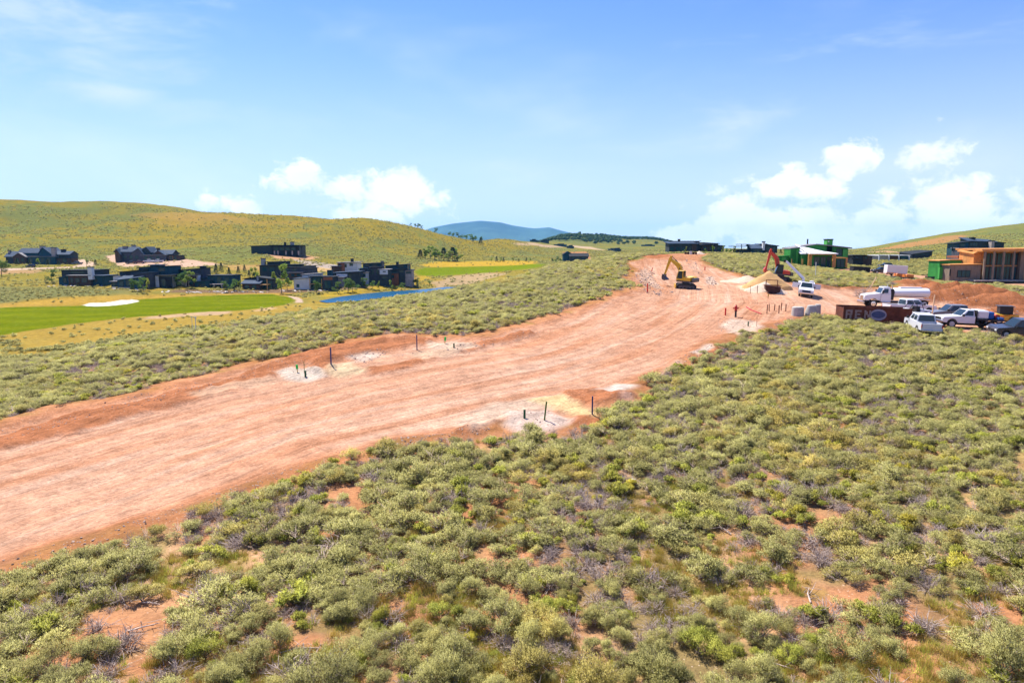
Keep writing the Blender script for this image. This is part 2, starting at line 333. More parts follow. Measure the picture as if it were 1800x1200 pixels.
# ------------------------------------------------------------------ ground colours
def c(r, g, b): return np.array([r, g, b])
RD = np.hypot(XX, YY)
n1 = fbm(XX, YY, 40, 4, 51); n2 = fbm(XX, YY, 6, 4, 55); n3 = fbm(XX, YY, 1.3, 3, 59); n4 = fbm(XX, YY, 160, 3, 63)
def mixc(a, b, t): return a*(1-t[..., None])+b*t[..., None]
soil = c(.42, .20, .10); soil2 = c(.44, .27, .15); olive = c(.155, .15, .042); gold = c(.30, .195, .035); sage = c(.155, .165, .048); dryg = c(.215, .18, .036)
colr = mixc(np.broadcast_to(soil, XX.shape+(3,)).copy(), soil2, ss(n2, .4, .65))
colr = mixc(colr, dryg, ss(n3*.6+n2*.4, .5, .6)*.55)
fv = ss(RD, 95, 150)
left = ss(-XX/np.maximum(YY, 1), -.06, .04)
hill = mixc(np.broadcast_to(sage, XX.shape+(3,)).copy(), dryg, ss(n1, .42, .62))
hill = mixc(hill, c(.29, .20, .022), ss(n2*.45+n4*.55, .50, .62)*.6*left)
hill = mixc(hill, c(.10, .115, .04), ss(n3, .55, .8)*.5)
colr = mixc(colr, hill, fv)
BITS = {}
def paint(px, col, soft=1.0, wob=1.0, k=1.0, name=None, P=None, sc_=1.0):
    global colr
    P = poly(px) if P is None else P
    d = sdf(P, XX, YY, soft*3+wob*3+2)+(fbm(XX, YY, 3*wob+1, 3, 71)-.5)*2.2*wob
    t = ss(-d, -soft, soft)*k
    colr = mixc(colr, np.broadcast_to(np.array(col), XX.shape+(3,)), t)
    if name: BITS[name] = d
    return d
valley = ss(-ZT, -1, 4)*fv
vg = mixc(np.broadcast_to(gold, XX.shape+(3,)).copy(), c(.30, .23, .05), ss(n2, .35, .6)); vg = mixc(vg, sage, ss(n1*.5+n2*.5, .5, .6)*.5)
colr = mixc(colr, vg, valley*.85)
paint([(-300, 545), (-300, 500), (0, 503), (120, 505), (230, 510), (235, 519), (120, 522), (50, 528), (0, 540)], (.15, .16, .065), 5, 4, .9)       # sage flat by the villas
paint([(-200, 532), (0, 534), (60, 529), (130, 522), (250, 518), (400, 515), (505, 512), (500, 523), (300, 524), (150, 533), (0, 542)], (.40, .25, .05), 3, 1.5, .8)
paint([(0, 592), (0, 575), (130, 569), (250, 556), (480, 537), (560, 533), (560, 540), (450, 556), (260, 588), (0, 630)], (.32, .22, .05), 3, 2, .8)
fw = paint([(-500, 560), (-200, 545), (0, 541), (145, 537), (215, 530), (260, 525), (330, 521), (440, 517), (480, 517), (515, 523), (516, 530), (500, 536), (440, 544), (400, 547), (330, 550), (250, 556), (130, 569), (0, 590), (-200, 622), (-500, 680)],
           (.115, .15, .006), 1.0, .5, 1, 'fairway')
# mowing bands on the fairway
fa, fb = math.cos(R(-12)), math.sin(R(-12))
band = np.sin((XX*fb+YY*fa)*.42+(fbm(XX, YY, 30, 2, 77)-.5)*5)
colr = mixc(colr, np.broadcast_to(c(.155, .18, .007), XX.shape+(3,)), ss(-fw, 0, 2)*np.clip(.5+.5*band+(n2-.5)*1.2, 0, 1)*.9)
bunk = paint([(146, 536.3), (158, 532.5), (180, 532.5), (200, 529.8), (212, 527.5), (232, 526.5), (244, 528.3), (243, 530), (222, 534.5), (185, 538), (155, 538.2)], (.66, .62, .54), .35, .25, 1, 'sand_bunker')
paint([(240, 562), (262, 556.5), (310, 552), (370, 547.5), (403, 547), (410, 550.5), (385, 553.5), (330, 556), (280, 560)], (.42, .29, .18), .8, 1.2, .9)
paint([(440, 547), (475, 540), (485, 542), (460, 547.5)], (.44, .30, .17), .8, 1, .8)
path = paint([(507, 520), (524, 522.5), (531, 526), (533, 532), (519, 532), (521, 526.5), (508, 521.5)], (.45, .33, .25), .4, .2, 1, 'cart_path')
paint([(295, 509), (410, 510), (600, 502), (735, 487), (742, 490), (640, 508), (560, 513), (420, 516), (300, 514)], (.17, .105, .075), 1.5, 1.5, .85)
paint([(590, 531.5), (650, 527.5), (700, 521.5), (770, 513), (800, 508), (780, 516), (700, 526), (600, 534)], (.12, .17, .02), 1, .6, .9)
paint([(560, 517), (640, 506), (720, 492), (745, 484), (760, 487), (720, 503), (640, 513), (570, 523)], (.36, .25, .03), 2, 2, .8)
paint([(760, 507), (765, 495), (800, 484), (860, 478), (900, 480), (850, 492), (826, 500)], (.38, .27, .17), 2, 3, .75)
paint([(735, 466), (770, 459.5), (880, 458), (945, 459), (940, 464.5), (850, 468), (760, 469.5)], (.42, .27, .035), 3, 2, .95)
g2 = paint([(728, 477), (745, 470.5), (800, 469), (870, 467.5), (940, 464), (962, 464.5), (945, 470), (900, 475), (840, 480), (770, 485), (735, 484)], (.14, .185, .008), 2, 1, 1, 'far_fairway')
paint([(186, 450), (205, 446.5), (300, 448), (322, 455), (392, 465), (330, 469.5), (280, 467), (213, 469), (195, 460)], (.50, .33, .24), 1.2, 1.2, .95)
paint([(392, 466), (470, 466), (560, 470), (560, 478), (460, 476), (400, 474)], (.42, .25, .10), 3, 3, .7)
paint([(130, 456), (150, 456), (170, 463), (165, 469), (140, 470), (120, 472), (0, 475.5), (-300, 480), (-300, 477), (0, 472), (122, 469), (140, 465)], (.50, .36, .27), 1, .8, .95)
paint([(-200, 482), (0, 476), (90, 474), (60, 480), (-200, 492)], (.42, .24, .13), 2, 3, .7)
paint([(452, 443), (475, 441), (540, 449), (562, 452), (545, 457), (490, 455)], (.46, .26, .15), 1.5, 1.5, .9)
paint([(515, 456), (560, 461), (620, 470), (650, 476), (610, 479), (540, 467)], (.38, .31, .26), 1.0, .6, .95)
paint([(545, 468), (600, 474), (590, 478), (550, 477)], (.47, .31, .14), 1.5, 1, .9)
paint([(255, 393), (300, 385), (420, 386), (560, 391), (470, 394), (330, 397)], (.31, .20, .05), 6, 8, .5)
paint([(230, 378), (320, 373), (400, 378), (440, 386), (330, 388), (250, 384)], (.36, .21, .06), 6, 6, .55)
paint([(1530, 440), (1590, 436), (1660, 427), (1700, 415), (1680, 413), (1640, 420), (1590, 428)], (.37, .18, .075), 4, 5, .75)
paint([(1520, 443), (1560, 440.5), (1620, 446), (1650, 452), (1600, 447), (1560, 444)], (.45, .27, .16), 2, 1.5, .8)
paint([(1490, 459), (1560, 459), (1660, 464), (1660, 480), (1600, 476), (1560, 470), (1490, 466)], (.20, .20, .03), 3, 3, .75)
paint([(910, 430), (935, 427), (990, 433), (970, 436)], (.48, .33, .22), 8, 8, .8)
paint([(1000, 447), (985, 443), (1030, 442), (1045, 455), (1035, 459)], (.40, .18, .09), 3, 3, .8)
paint([(1000, 430), (1040, 434), (1070, 441), (1040, 438), (1005, 434)], (.50, .35, .24), 6, 5, .8)
forest = ss(fbm(XX, YY, 110, 5, 83), .49, .53)*ss(RD, 1300, 1700)*ss(ZT, 15, 30)
colr = mixc(colr, np.broadcast_to(c(.055, .10, .04), XX.shape+(3,)), forest*.5)
# dirt road
road = c(.51, .285, .185); roadred = c(.42, .18, .09); roadpale = c(.60, .42, .315)
st_ = fbm(RS*.07, RT*1.5, 1.0, 4, 91)
rc = mixc(np.broadcast_to(road, XX.shape+(3,)).copy(), roadpale, ss(st_, .45, .8)*.55)
rc = mixc(rc, roadred, ss(fbm(RS*.06, RT*.5, 1.0, 4, 95), .5, .75)*.6)
rc = mixc(rc, roadred, ss(fbm(XX, YY, 5, 3, 97)*.5+ss(sdr, -3.5, 0)*.5, .5, .8)*.7)
rc = mixc(rc, roadred*.95, ss(XX, 9, 17)*.35*ss(-YY, -92, -80)*(fbm(RS*.2, RT*.6, 1, 3, 99)+.3))
rin = ss(-sdr, -.6, .5)
colr = mixc(colr, rc, rin)
edge = np.exp(-((sdr-.9)/1.3)**2)*ss(n2, .38, .55)
colr = mixc(colr, np.broadcast_to(c(.36, .14, .06), XX.shape+(3,)), edge*.75*(RD < 200))
d_ = sdf(PAD, XX, YY, 10); colr = mixc(colr, np.broadcast_to(c(.42, .20, .11), XX.shape+(3,)), ss(-d_, -2, 2))
d2 = sdf(PAD2, XX, YY, 10); colr = mixc(colr, np.broadcast_to(c(.46, .25, .16), XX.shape+(3,)), ss(-d2+(n2-.5)*3, -1, 1))
colr = mixc(colr, np.broadcast_to(c(.31, .12, .055), XX.shape+(3,)), ss(hp, .05, .5))
for d0 in bermd: colr = mixc(colr, np.broadcast_to(c(.36, .14, .065), XX.shape+(3,)), ss(-d0, -.35, .35)*.88)
# gravel and sand spills beside the utility stubs
for px, cl in [([(492, 652), (512, 646), (560, 648), (575, 660), (545, 668), (505, 664)], (.58, .50, .42)), ([(578, 640), (612, 638), (640, 650), (600, 664), (575, 655)], (.58, .44, .28)),
               ([(612, 626), (650, 616), (680, 620), (640, 634)], (.57, .46, .38)), ([(750, 602), (800, 600), (838, 608), (800, 616), (760, 612)], (.54, .40, .30)), ([(720, 622), (760, 614), (800, 620), (745, 632)], (.52, .36, .25)),
               ([(800, 745), (870, 705), (960, 697), (985, 712), (920, 720), (880, 738), (830, 752)], (.55, .40, .30)), ([(880, 722), (960, 720), (1003, 738), (975, 758), (935, 765), (885, 748)], (.58, .46, .39)),
               ([(930, 703), (985, 694), (1020, 712), (1045, 728), (1010, 728), (960, 712)], (.58, .43, .22)), ([(1040, 684), (1085, 673), (1118, 677), (1095, 685)], (.62, .54, .47)), ([(1215, 618), (1248, 605), (1254, 610), (1228, 622)], (.60, .50, .42)),
               ([(1265, 575), (1285, 560), (1330, 565), (1345, 575), (1300, 590)], (.56, .42, .33)), ([(1155, 665), (1190, 632), (1200, 636), (1170, 668)], (.52, .33, .23)), ([(1118, 480), (1135, 472), (1160, 500), (1170, 508), (1150, 507), (1130, 496)], (.50, .34, .25)),
               ([(1238, 488), (1255, 486), (1262, 500), (1245, 500)], (.55, .42, .33)), ([(1290, 503), (1330, 500), (1345, 508), (1340, 518), (1310, 512)], (.62, .47, .33)), ([(1100, 452), (1120, 447), (1180, 450), (1150, 455)], (.34, .13, .06)),
               ([(330, 690), (400, 672), (470, 662), (480, 668), (400, 690), (350, 702)], (.52, .33, .22)), ([(1085, 686), (1112, 690), (1115, 702), (1088, 702)], (.55, .33, .24))]:
    paint(px, cl, .45, .6, .88)
# shrub cover: 1 where sagebrush grows
cover = ss(sdr, .6, 2.4)*(RD < 215)*ss(RD, 5, 8)
cover = cover*(d_ > 0)*(d2 > 0.5)*(hp < .1)
for px in ([(440, 655), (500, 640), (600, 612), (780, 600), (860, 592), (760, 612), (560, 680), (450, 690)], [(880, 775), (860, 745), (930, 700), (1050, 700), (1120, 668), (1160, 690), (1110, 712), (1060, 720), (1040, 740), (1000, 765), (930, 768)],
           [(1310, 600), (1250, 620), (1230, 600), (1290, 560), (1350, 545), (1360, 572)]):
    cover = np.where(sdf(poly(px), XX, YY, 3) < 0, cover*.2, cover)
cover = np.where((ZT < -3.0), 0, cover)
# ------------------------------------------------------------------ ground material and meshes
def mat(name):
    m = bpy.data.materials.new(name); m.use_nodes = True; N = NT(m.node_tree)
    return m, N, N.n['Principled BSDF']
gm, N, bs = mat('ground')
geo = N.node('ShaderNodeNewGeometry').outputs['Position']
col = N.attr('col'); rc_ = N.attr('rco', 'Vector'); rm = N.attr('rmask', 'Fac')
f1 = N.noise(geo, .9, 6, .7); f2 = N.noise(geo, 7, 4, .7); f3 = N.noise(geo, .16, 6, .75)
v1 = N.ramp(f1, .25, .75, .74, 1.26); v2 = N.ramp(f2, .25, .75, .82, 1.18); v3 = N.ramp(f3, .25, .75, .86, 1.14)
vv = N.math('MULTIPLY', N.math('MULTIPLY', v1, v2), v3)
rs = N.noise(N.vmath('MULTIPLY', rc_, (.10, 2.6, 1)), 1.4, 7, .68); rs2 = N.noise(N.vmath('MULTIPLY', rc_, (.5, 9, 1)), 1.0, 4, .6)
t1 = N.ramp(N.noise(N.vmath('MULTIPLY', rc_, (.022, 2.3, 1)), 1.0, 2, .5), .59, .65, 1, .84); t2 = N.ramp(N.noise(N.vmath('ADD', N.vmath('MULTIPLY', rc_, (.017, 3.1, 1)), (9, 4, 0)), 1.0, 2, .5), .58, .66, 1, 1.06)
chat = N.ramp(N.noise(N.vmath('MULTIPLY', rc_, (5.0, 4.0, 1)), 1.0, 2, .6), .35, .65, .9, 1.08)
rsv = N.math('MULTIPLY', N.math('MULTIPLY', N.ramp(rs, .25, .75, .86, 1.12), N.ramp(rs2, .25, .75, .9, 1.1)), N.math('MULTIPLY', chat, N.math('MULTIPLY', t1, t2)))
vv = N.math('MULTIPLY', vv, N.math('ADD', N.math('MULTIPLY', rm, N.math('SUBTRACT', rsv, 1)), 1))
cb_ = N.vmath('SCALE', col, vv)
# small stones and clods on bare dirt
vo = N.node('ShaderNodeTexVoronoi'); N.set(vo.inputs['Vector'], geo); vo.inputs['Scale'].default_value = 5.5
stn = N.math('MULTIPLY', N.math('LESS_THAN', vo.outputs[0], .17), N.math('GREATER_THAN', N.noise(geo, .5, 3, .6), .52))
cb_ = N.mix(N.math('MULTIPLY', stn, .5), cb_, (.56, .42, .32, 1))
N.set(bs.inputs['Base Color'], cb_); bs.inputs['Roughness'].default_value = 1; bs.inputs['Specular IOR Level'].default_value = 0
bp = N.node('ShaderNodeBump'); bp.inputs['Strength'].default_value = .55; bp.inputs['Distance'].default_value = .12
N.set(bp.inputs['Height'], N.math('ADD', N.math('ADD', f2, N.math('MULTIPLY', f1, 2)), N.math('MULTIPLY', rm, N.math('ADD', N.math('MULTIPLY', rs, 1.6), N.math('ADD', N.math('MULTIPLY', t1, 1.6), N.math('MULTIPLY', chat, 1.5)))))); N.l.new(bp.outputs[0], bs.inputs['Normal'])

na, nr = XX.shape
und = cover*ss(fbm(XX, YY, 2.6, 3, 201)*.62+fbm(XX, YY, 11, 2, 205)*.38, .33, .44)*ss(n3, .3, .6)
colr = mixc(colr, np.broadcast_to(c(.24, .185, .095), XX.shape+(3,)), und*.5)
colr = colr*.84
VX = np.stack([XX, YY, ZT], -1).reshape(-1, 3)
ii, jj = np.meshgrid(np.arange(na-1), np.arange(nr-1), indexing='ij')
q = np.stack([ii*nr+jj, ii*nr+jj+1, (ii+1)*nr+jj+1, (ii+1)*nr+jj], -1).reshape(-1, 4)
# close the ring behind the camera
qc = np.stack([(na-1)*nr+np.arange(nr-1), (na-1)*nr+np.arange(nr-1)+1, np.arange(nr-1)+1, np.arange(nr-1)], -1)
def fc(A):
    B_ = A[:-1, :-1]; return np.concatenate([B_.reshape(-1), np.full(nr-1, 1e3)])
faces = np.concatenate([q, qc])
fr = fc(sdr) < .2; ff = fc(fw) < 0; fb2 = fc(bunk) < 0; fg = fc(g2) < 0; fp = fc(path) < 0; fpd = (fc(d2) < 0) & ~fr
lab = np.zeros(len(faces), int); lab[fr] = 1; lab[ff] = 2; lab[fb2] = 3; lab[fg] = 4; lab[fp] = 5; lab[fpd] = 6
def grid_obj(name, F_, kind='structure'):
    used, inv = np.unique(F_, return_inverse=True); Fn = inv.reshape(F_.shape)
    me = bpy.data.meshes.new(name); me.vertices.add(len(used)); me.vertices.foreach_set('co', VX[used].astype('f').ravel())
    me.loops.add(Fn.size); me.loops.foreach_set('vertex_index', Fn.astype('i').ravel())
    me.polygons.add(len(Fn)); me.polygons.foreach_set('loop_start', np.arange(0, Fn.size, 4, dtype='i'))
    me.polygons.foreach_set('use_smooth', np.ones(len(Fn), bool))
    me.update(calc_edges=True)
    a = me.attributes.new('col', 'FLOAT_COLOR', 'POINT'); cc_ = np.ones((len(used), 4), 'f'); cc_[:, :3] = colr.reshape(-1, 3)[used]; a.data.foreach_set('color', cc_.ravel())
    a = me.attributes.new('rco', 'FLOAT_VECTOR', 'POINT'); a.data.foreach_set('vector', np.stack([RS, RT, RT*0], -1).reshape(-1, 3)[used].astype('f').ravel())
    a = me.attributes.new('rmask', 'FLOAT', 'POINT'); a.data.foreach_set('value', rin.reshape(-1)[used].astype('f'))
    # face up
    me.materials.append(gm); o = bpy.data.objects.new(name, me); COL.objects.link(o); o['kind'] = kind
    return o
for k, nm in enumerate(['ground', 'dirt_road', 'fairway', 'sand_bunker', 'far_fairway', 'cart_path', 'dirt_yard']):
    if (lab == k).any(): grid_obj(nm, faces[lab == k][:, ::-1])
# disc closing the hole under the camera
me = bpy.data.meshes.new('ground_under_camera'); ring = VX.reshape(na, nr, 3)[:, 0]; vs = [tuple(p) for p in ring]+[(0, 0, float(ring[:, 2].mean()))]
me.from_pydata(vs, [], [(i, (i+1) % na, na) for i in range(na)]); me.materials.append(gm)
a = me.attributes.new('col', 'FLOAT_COLOR', 'POINT'); a.data.foreach_set('color', np.tile(np.array([.3, .14, .06, 1], 'f'), len(vs)))
o = bpy.data.objects.new('ground_near', me); COL.objects.link(o); o['kind'] = 'structure'
# pond
wm, N, bs = mat('pond_water')
geo = N.node('ShaderNodeNewGeometry').outputs['Position']
N.set(bs.inputs['Base Color'], (.0, .075, .17, 1)); bs.inputs['Roughness'].default_value = .25; bs.inputs['Specular IOR Level'].default_value = .25; bs.inputs['IOR'].default_value = 1.33
bp = N.node('ShaderNodeBump'); bp.inputs['Strength'].default_value = .6; bp.inputs['Distance'].default_value = .12
N.set(bp.inputs['Height'], N.noise(N.vmath('MULTIPLY', geo, (1, .5, 1)), 2.4, 4, .6)); N.l.new(bp.outputs[0], bs.inputs['Normal'])
me = bpy.data.meshes.new('pond'); cx, cy = POND.mean(0); P2 = POND+(POND-np.array([cx, cy]))/np.linalg.norm(POND-np.array([cx, cy]), axis=1)[:, None]*5
P2 = POND
bm = bmesh.new(); vs = [bm.verts.new((x, y, PZ)) for x, y in P2]; bm.faces.new(vs); bmesh.ops.triangulate(bm, faces=bm.faces[:])
bm.normal_update()
for f in bm.faces:
    if f.normal.z < 0: f.normal_flip()
bm.to_mesh(me); bm.free(); me.materials.append(wm); o = bpy.data.objects.new('pond_water', me); COL.objects.link(o); o['kind'] = 'structure'
# far mountain
mm, N, bs = mat('mountain_forest')
geo = N.node('ShaderNodeNewGeometry').outputs['Position']
N.set(bs.inputs['Base Color'], N.mix(N.ramp(N.noise(geo, .0016, 8, .65), .4, .62), (.008, .04, .055, 1), (.03, .08, .08, 1))); bs.inputs['Roughness'].default_value = 1  # conifer tones tinted blue, some of the haze put into the colour
sil = [(560, 452), (640, 432), (700, 415), (745, 405), (765, 399), (800, 392.5), (845, 388), (880, 391), (900, 396), (925, 400), (940, 401.5), (965, 399.5), (985, 405), (1005, 410), (1030, 414), (1060, 418), (1110, 424), (1180, 434), (1300, 445)]
xs_ = np.linspace(560, 1300, 220); ys_ = np.interp(xs_, [s[0] for s in sil], [s[1] for s in sil])
DM = 9000.0
prof = np.array([-1.5, -1.1, -.8, -.55, -.35, -.2, -.1, 0, .12, .3, .6, 1.0, 1.5])
vs = []; nj = len(prof)
for i, u in enumerate(xs_):
    x = (u-900)/F*cp*DM; top = zv(DM, ys_[i])
    for p_ in prof:
        y = DM+p_*1900; g_ = max(0, 1-abs(p_)/1.5)
        hgt = -60+(top+60)*g_**1.1
        rid = (abs(float(fbm(np.array(x), np.array(y*.45), 520, 4, 121))-.5)*2-.3)*190*(abs(p_) > .05)*g_*(1-g_)*2.2*min(1, max(0, (top-30)/150))
        vs.append((x*(1+p_*.2), y, min(hgt+rid, hgt+abs(p_)*60)))
fs = [(i*nj+j, (i+1)*nj+j, (i+1)*nj+j+1, i*nj+j+1) for i in range(len(xs_)-1) for j in range(nj-1)]
me = bpy.data.meshes.new('mountain'); me.from_pydata(vs, [], fs); me.materials.append(mm)
for p_ in me.polygons: p_.use_smooth = True
o = bpy.data.objects.new('mountain', me); COL.objects.link(o); o['kind'] = 'structure'
# air
hm = bpy.data.materials.new('air'); hm.use_nodes = True; N = NT(hm.node_tree); N.n.clear()
pv = N.node('ShaderNodeVolumePrincipled'); pv.inputs['Color'].default_value = (.12, .5, 1, 1); pv.inputs['Density'].default_value = 4.2e-5; pv.inputs['Anisotropy'].default_value = .2
om = N.node('ShaderNodeOutputMaterial'); N.l.new(pv.outputs[0], om.inputs['Volume'])
bm = bmesh.new(); bmesh.ops.create_cube(bm, size=1); me = bpy.data.meshes.new('haze'); 
for v_ in bm.verts: v_.co = (v_.co.x*27400, v_.co.y*27400, 185+v_.co.z*500)
bm.to_mesh(me); bm.free(); me.materials.append(hm); o = bpy.data.objects.new('haze', me); COL.objects.link(o); o['kind'] = 'stuff'
# ------------------------------------------------------------------ vegetation
def rnd_unit(n, rs):
    v = rs.normal(size=(n, 3)); return v/np.linalg.norm(v, axis=1)[:, None]
def tri_mesh(name, V_, tint, m, F_=None):
    me = bpy.data.meshes.new(name)
    if F_ is None: F_ = np.arange(len(V_)).reshape(-1, 3)
    me.vertices.add(len(V_)); me.vertices.foreach_set('co', V_.astype('f').ravel())
    me.loops.add(F_.size); me.loops.foreach_set('vertex_index', F_.astype('i').ravel())
    me.polygons.add(len(F_)); me.polygons.foreach_set('loop_start', np.arange(0, F_.size, F_.shape[1], dtype='i'))
    me.update(calc_edges=True)
    if tint is not None:
        a = me.attributes.new('tint', 'FLOAT', 'POINT'); a.data.foreach_set('value', tint.astype('f'))
    me.materials.append(m)
    return me
def twigs(paths):
    """three-sided tapering tubes along paths [(pts, r0, r1)]"""
    VS, FS = [], []
    for pts, r0, r1 in paths:
        b0 = len(VS); n = len(pts)
        for i, p_ in enumerate(pts):
            p_ = Vector(p_); d = (Vector(pts[min(i+1, n-1)])-Vector(pts[max(i-1, 0)])).normalized()
            s_ = d.orthogonal().normalized(); t_ = d.cross(s_); r_ = r0+(r1-r0)*i/(n-1)
            for k in range(3):
                a_ = k*2.0944; VS.append(tuple(p_+(s_*math.cos(a_)+t_*math.sin(a_))*r_))
        for i in range(n-1):
            for k in range(3):
                A = b0+i*3+k; B_ = b0+i*3+(k+1) % 3; FS.append((A, B_, B_+3, A+3))
    return np.array(VS), np.array(FS)
def with_normals(me, nrm):
    for p_ in me.polygons: p_.use_smooth = True
    me.normals_split_custom_set_from_vertices([tuple(x) for x in nrm]); return me
def leaf_tris(base, dirv, L, wd, rs):
    s_ = np.cross(dirv, rnd_unit(len(dirv), rs)); s_ /= np.linalg.norm(s_, axis=1)[:, None]+1e-9
    a = base-s_*wd[:, None]*.5; b = base+s_*wd[:, None]*.5; c_ = base+dirv*L[:, None]
    return np.stack([a, b, c_], 1).reshape(-1, 3)
LASTN = [None]
def shrub(seed, R_=.55, Hh=.75, tufts=130, leaves=18, L=.085, wd=.024, upr=.55, lobes=9):
    """sagebrush: lumpy dome of leafy tufts on crooked stems -> (leaf verts, tint, twig verts, twig faces)"""
    rs = np.random.RandomState(seed)
    la = rs.rand(lobes)*6.283; lrr = np.sqrt(rs.rand(lobes))*R_*.85; lz = Hh*(.34+.52*rs.rand(lobes))*(1-.35*(lrr/R_))
    lc = np.stack([np.cos(la)*lrr, np.sin(la)*lrr, lz], 1); ls = R_*(.26+.24*rs.rand(lobes))
    lw = ls**2*np.where(rs.rand(lobes) < .22, .12, 1); k = rs.choice(lobes, tufts, p=lw/lw.sum()); n = rnd_unit(tufts, rs); n[:, 2] = np.abs(n[:, 2])*1.0-.25*rs.rand(tufts)
    n /= np.linalg.norm(n, axis=1)[:, None]
    tp = lc[k]+n*ls[k][:, None]*(.45+.75*rs.rand(tufts)[:, None]); tp[:, 2] = np.maximum(tp[:, 2], .06+.1*rs.rand(tufts))
    tn = n*.6+np.array([0, 0, upr])+rs.normal(size=(tufts, 3))*.3; tn /= np.linalg.norm(tn, axis=1)[:, None]
    tt = rs.rand(tufts)*.6+rs.rand(lobes)[k]*.4
    B_ = np.repeat(tp, leaves, 0)+rs.normal(size=(tufts*leaves, 3))*.034+np.repeat(tn, leaves, 0)*(rs.rand(tufts*leaves)[:, None]*.09)
    D_ = np.repeat(tn, leaves, 0)+rs.normal(size=(tufts*leaves, 3))*.62; D_ /= np.linalg.norm(D_, axis=1)[:, None]
    T = leaf_tris(B_, D_, L*(.6+.8*rs.rand(len(B_))), wd*(.7+.6*rs.rand(len(B_))), rs)
    tint = np.repeat(np.clip(np.repeat(tt, leaves)+rs.normal(size=len(B_))*.12, 0, 1), 3)
    NR = D_*.6+np.repeat(n[:, :], leaves, 0)*.7+np.array([0, 0, .6]); NR /= np.linalg.norm(NR, axis=1)[:, None]; LASTN[0] = np.repeat(NR, 3, 0)
    paths = []
    for i in range(lobes):
        e = lc[i]; m1 = e*np.array([.35, .35, .38])+rs.normal(size=3)*.05
        paths.append(([(rs.normal()*.03, rs.normal()*.03, -.06), tuple(m1), tuple(e)], .022, .008))
        for q_ in range(3):
            e2 = e+rnd_unit(1, rs)[0]*ls[i]*.9; e2[2] = max(e2[2], .05); paths.append(([tuple(m1+(e-m1)*.4), tuple((m1+e2)/2+rs.normal(size=3)*.03), tuple(e2)], .010, .004))
    for q_ in range(16):
        i = rs.randint(lobes); a0 = lc[i]*.6; e2 = lc[i]+np.append(rnd_unit(1, rs)[0][:2], .5+.5*rs.rand())*ls[i]*rs.uniform(.8, 1.35); paths.append(([tuple(a0), tuple((a0+e2)/2+rs.normal(size=3)*.03), tuple(e2)], .009, .003))
        e3 = e2+rs.normal(size=3)*.08; paths.append(([tuple((a0+e2)/2), tuple((a0+e2)/2*.4+e3*.6), tuple(e3)], .006, .002))
    tv, tf = twigs(paths)
    return T, tint, tv, tf
def dead_bush(seed, R_=.5, Hh=.5, n=46):
    rs = np.random.RandomState(seed); paths = []
    for i in range(n):
        a = rs.rand()*6.283; e = rs.rand()*1.25+.1; Lr = R_*(.6+.6*rs.rand())
        d = np.array([math.cos(a)*math.cos(e), math.sin(a)*math.cos(e), math.sin(e)*Hh/R_]); o_ = np.array([rs.normal()*.06, rs.normal()*.06, -.03])
        m1 = o_+d*Lr*.45+rs.normal(size=3)*.05; e1 = o_+d*Lr+rs.normal(size=3)*.09; m1[2] = max(m1[2], .02); e1[2] = max(e1[2], .03)
        paths.append(([tuple(o_), tuple(m1), tuple(e1)], .016, .005))
        for q_ in range(3):
            e2 = e1+rs.normal(size=3)*.13; e2[2] = max(e2[2], .02); st_ = m1+(e1-m1)*rs.rand()
            paths.append(([tuple(st_), tuple((st_+e2)/2+rs.normal(size=3)*.02), tuple(e2)], .008, .003))
    return twigs(paths)
def leafmat(name, c0, c1, c2, trans=.42, rv=.45):
    m, N, bs = mat(name); t = N.attr('tint', 'Fac'); oi = N.node('ShaderNodeObjectInfo').outputs['Random']
    geo = N.node('ShaderNodeNewGeometry').outputs['Position']
    big = N.noise(geo, .09, 3, .6); md = N.noise(geo, .7, 2, .5)
    a = N.mix(t, c0+(1,), c1+(1,)); k = N.math('ADD', N.math('MULTIPLY', oi, .75), N.math('MULTIPLY', N.math('SUBTRACT', big, .5), 1.6))
    b = N.mix(N.ramp(k, .45, 1.0), a, c2+(1,))
    val = N.math('MULTIPLY', N.math('ADD', .78, N.math('MULTIPLY', N.math('FRACT', N.math('MULTIPLY', oi, 7.31)), rv)), N.ramp(md, .3, .7, .85, 1.15))
    b = N.vmath('SCALE', b, val)
    N.set(bs.inputs['Base Color'], b); bs.inputs['Roughness'].default_value = .7; bs.inputs['Specular IOR Level'].default_value = .25
    tr = N.node('ShaderNodeBsdfTranslucent'); N.set(tr.inputs[0], b); mx_ = N.node('ShaderNodeMixShader'); mx_.inputs[0].default_value = trans
    N.l.new(bs.outputs[0], mx_.inputs[1]); N.l.new(tr.outputs[0], mx_.inputs[2]); N.l.new(mx_.outputs[0], N.n['Material Output'].inputs[0])
    return m
def plain(name, col_, rough=.8, var=.25, scale=3, metal=0, spec=.3, bump=0):
    m, N, bs = mat(name); tc_ = N.node('ShaderNodeTexCoord').outputs['Object']
    nz_ = N.ramp(N.noise(tc_, scale, 5, .65), .25, .75, 1-var, 1+var)
    N.set(bs.inputs['Base Color'], N.vmath('SCALE', tuple(col_), nz_)); bs.inputs['Roughness'].default_value = rough; bs.inputs['Metallic'].default_value = metal
    bs.inputs['Specular IOR Level'].default_value = spec
    if bump:
        b_ = N.node('ShaderNodeBump'); b_.inputs['Strength'].default_value = bump; b_.inputs['Distance'].default_value = .05
        N.set(b_.inputs['Height'], N.noise(tc_, scale*3, 4, .6)); N.l.new(b_.outputs[0], bs.inputs['Normal'])
    return m
SAGE = leafmat('sage_leaf', (.36, .345, .14), (.62, .59, .225), (.62, .50, .14))
SAGE2 = leafmat('green_leaf', (.27, .32, .06), (.58, .57, .11), (.60, .50, .07))
TWIG = plain('twig_bark', (.33, .26, .225), .9, .35, 8)
DEAD = plain('dead_wood', (.46, .365, .32), .9, .3, 8)
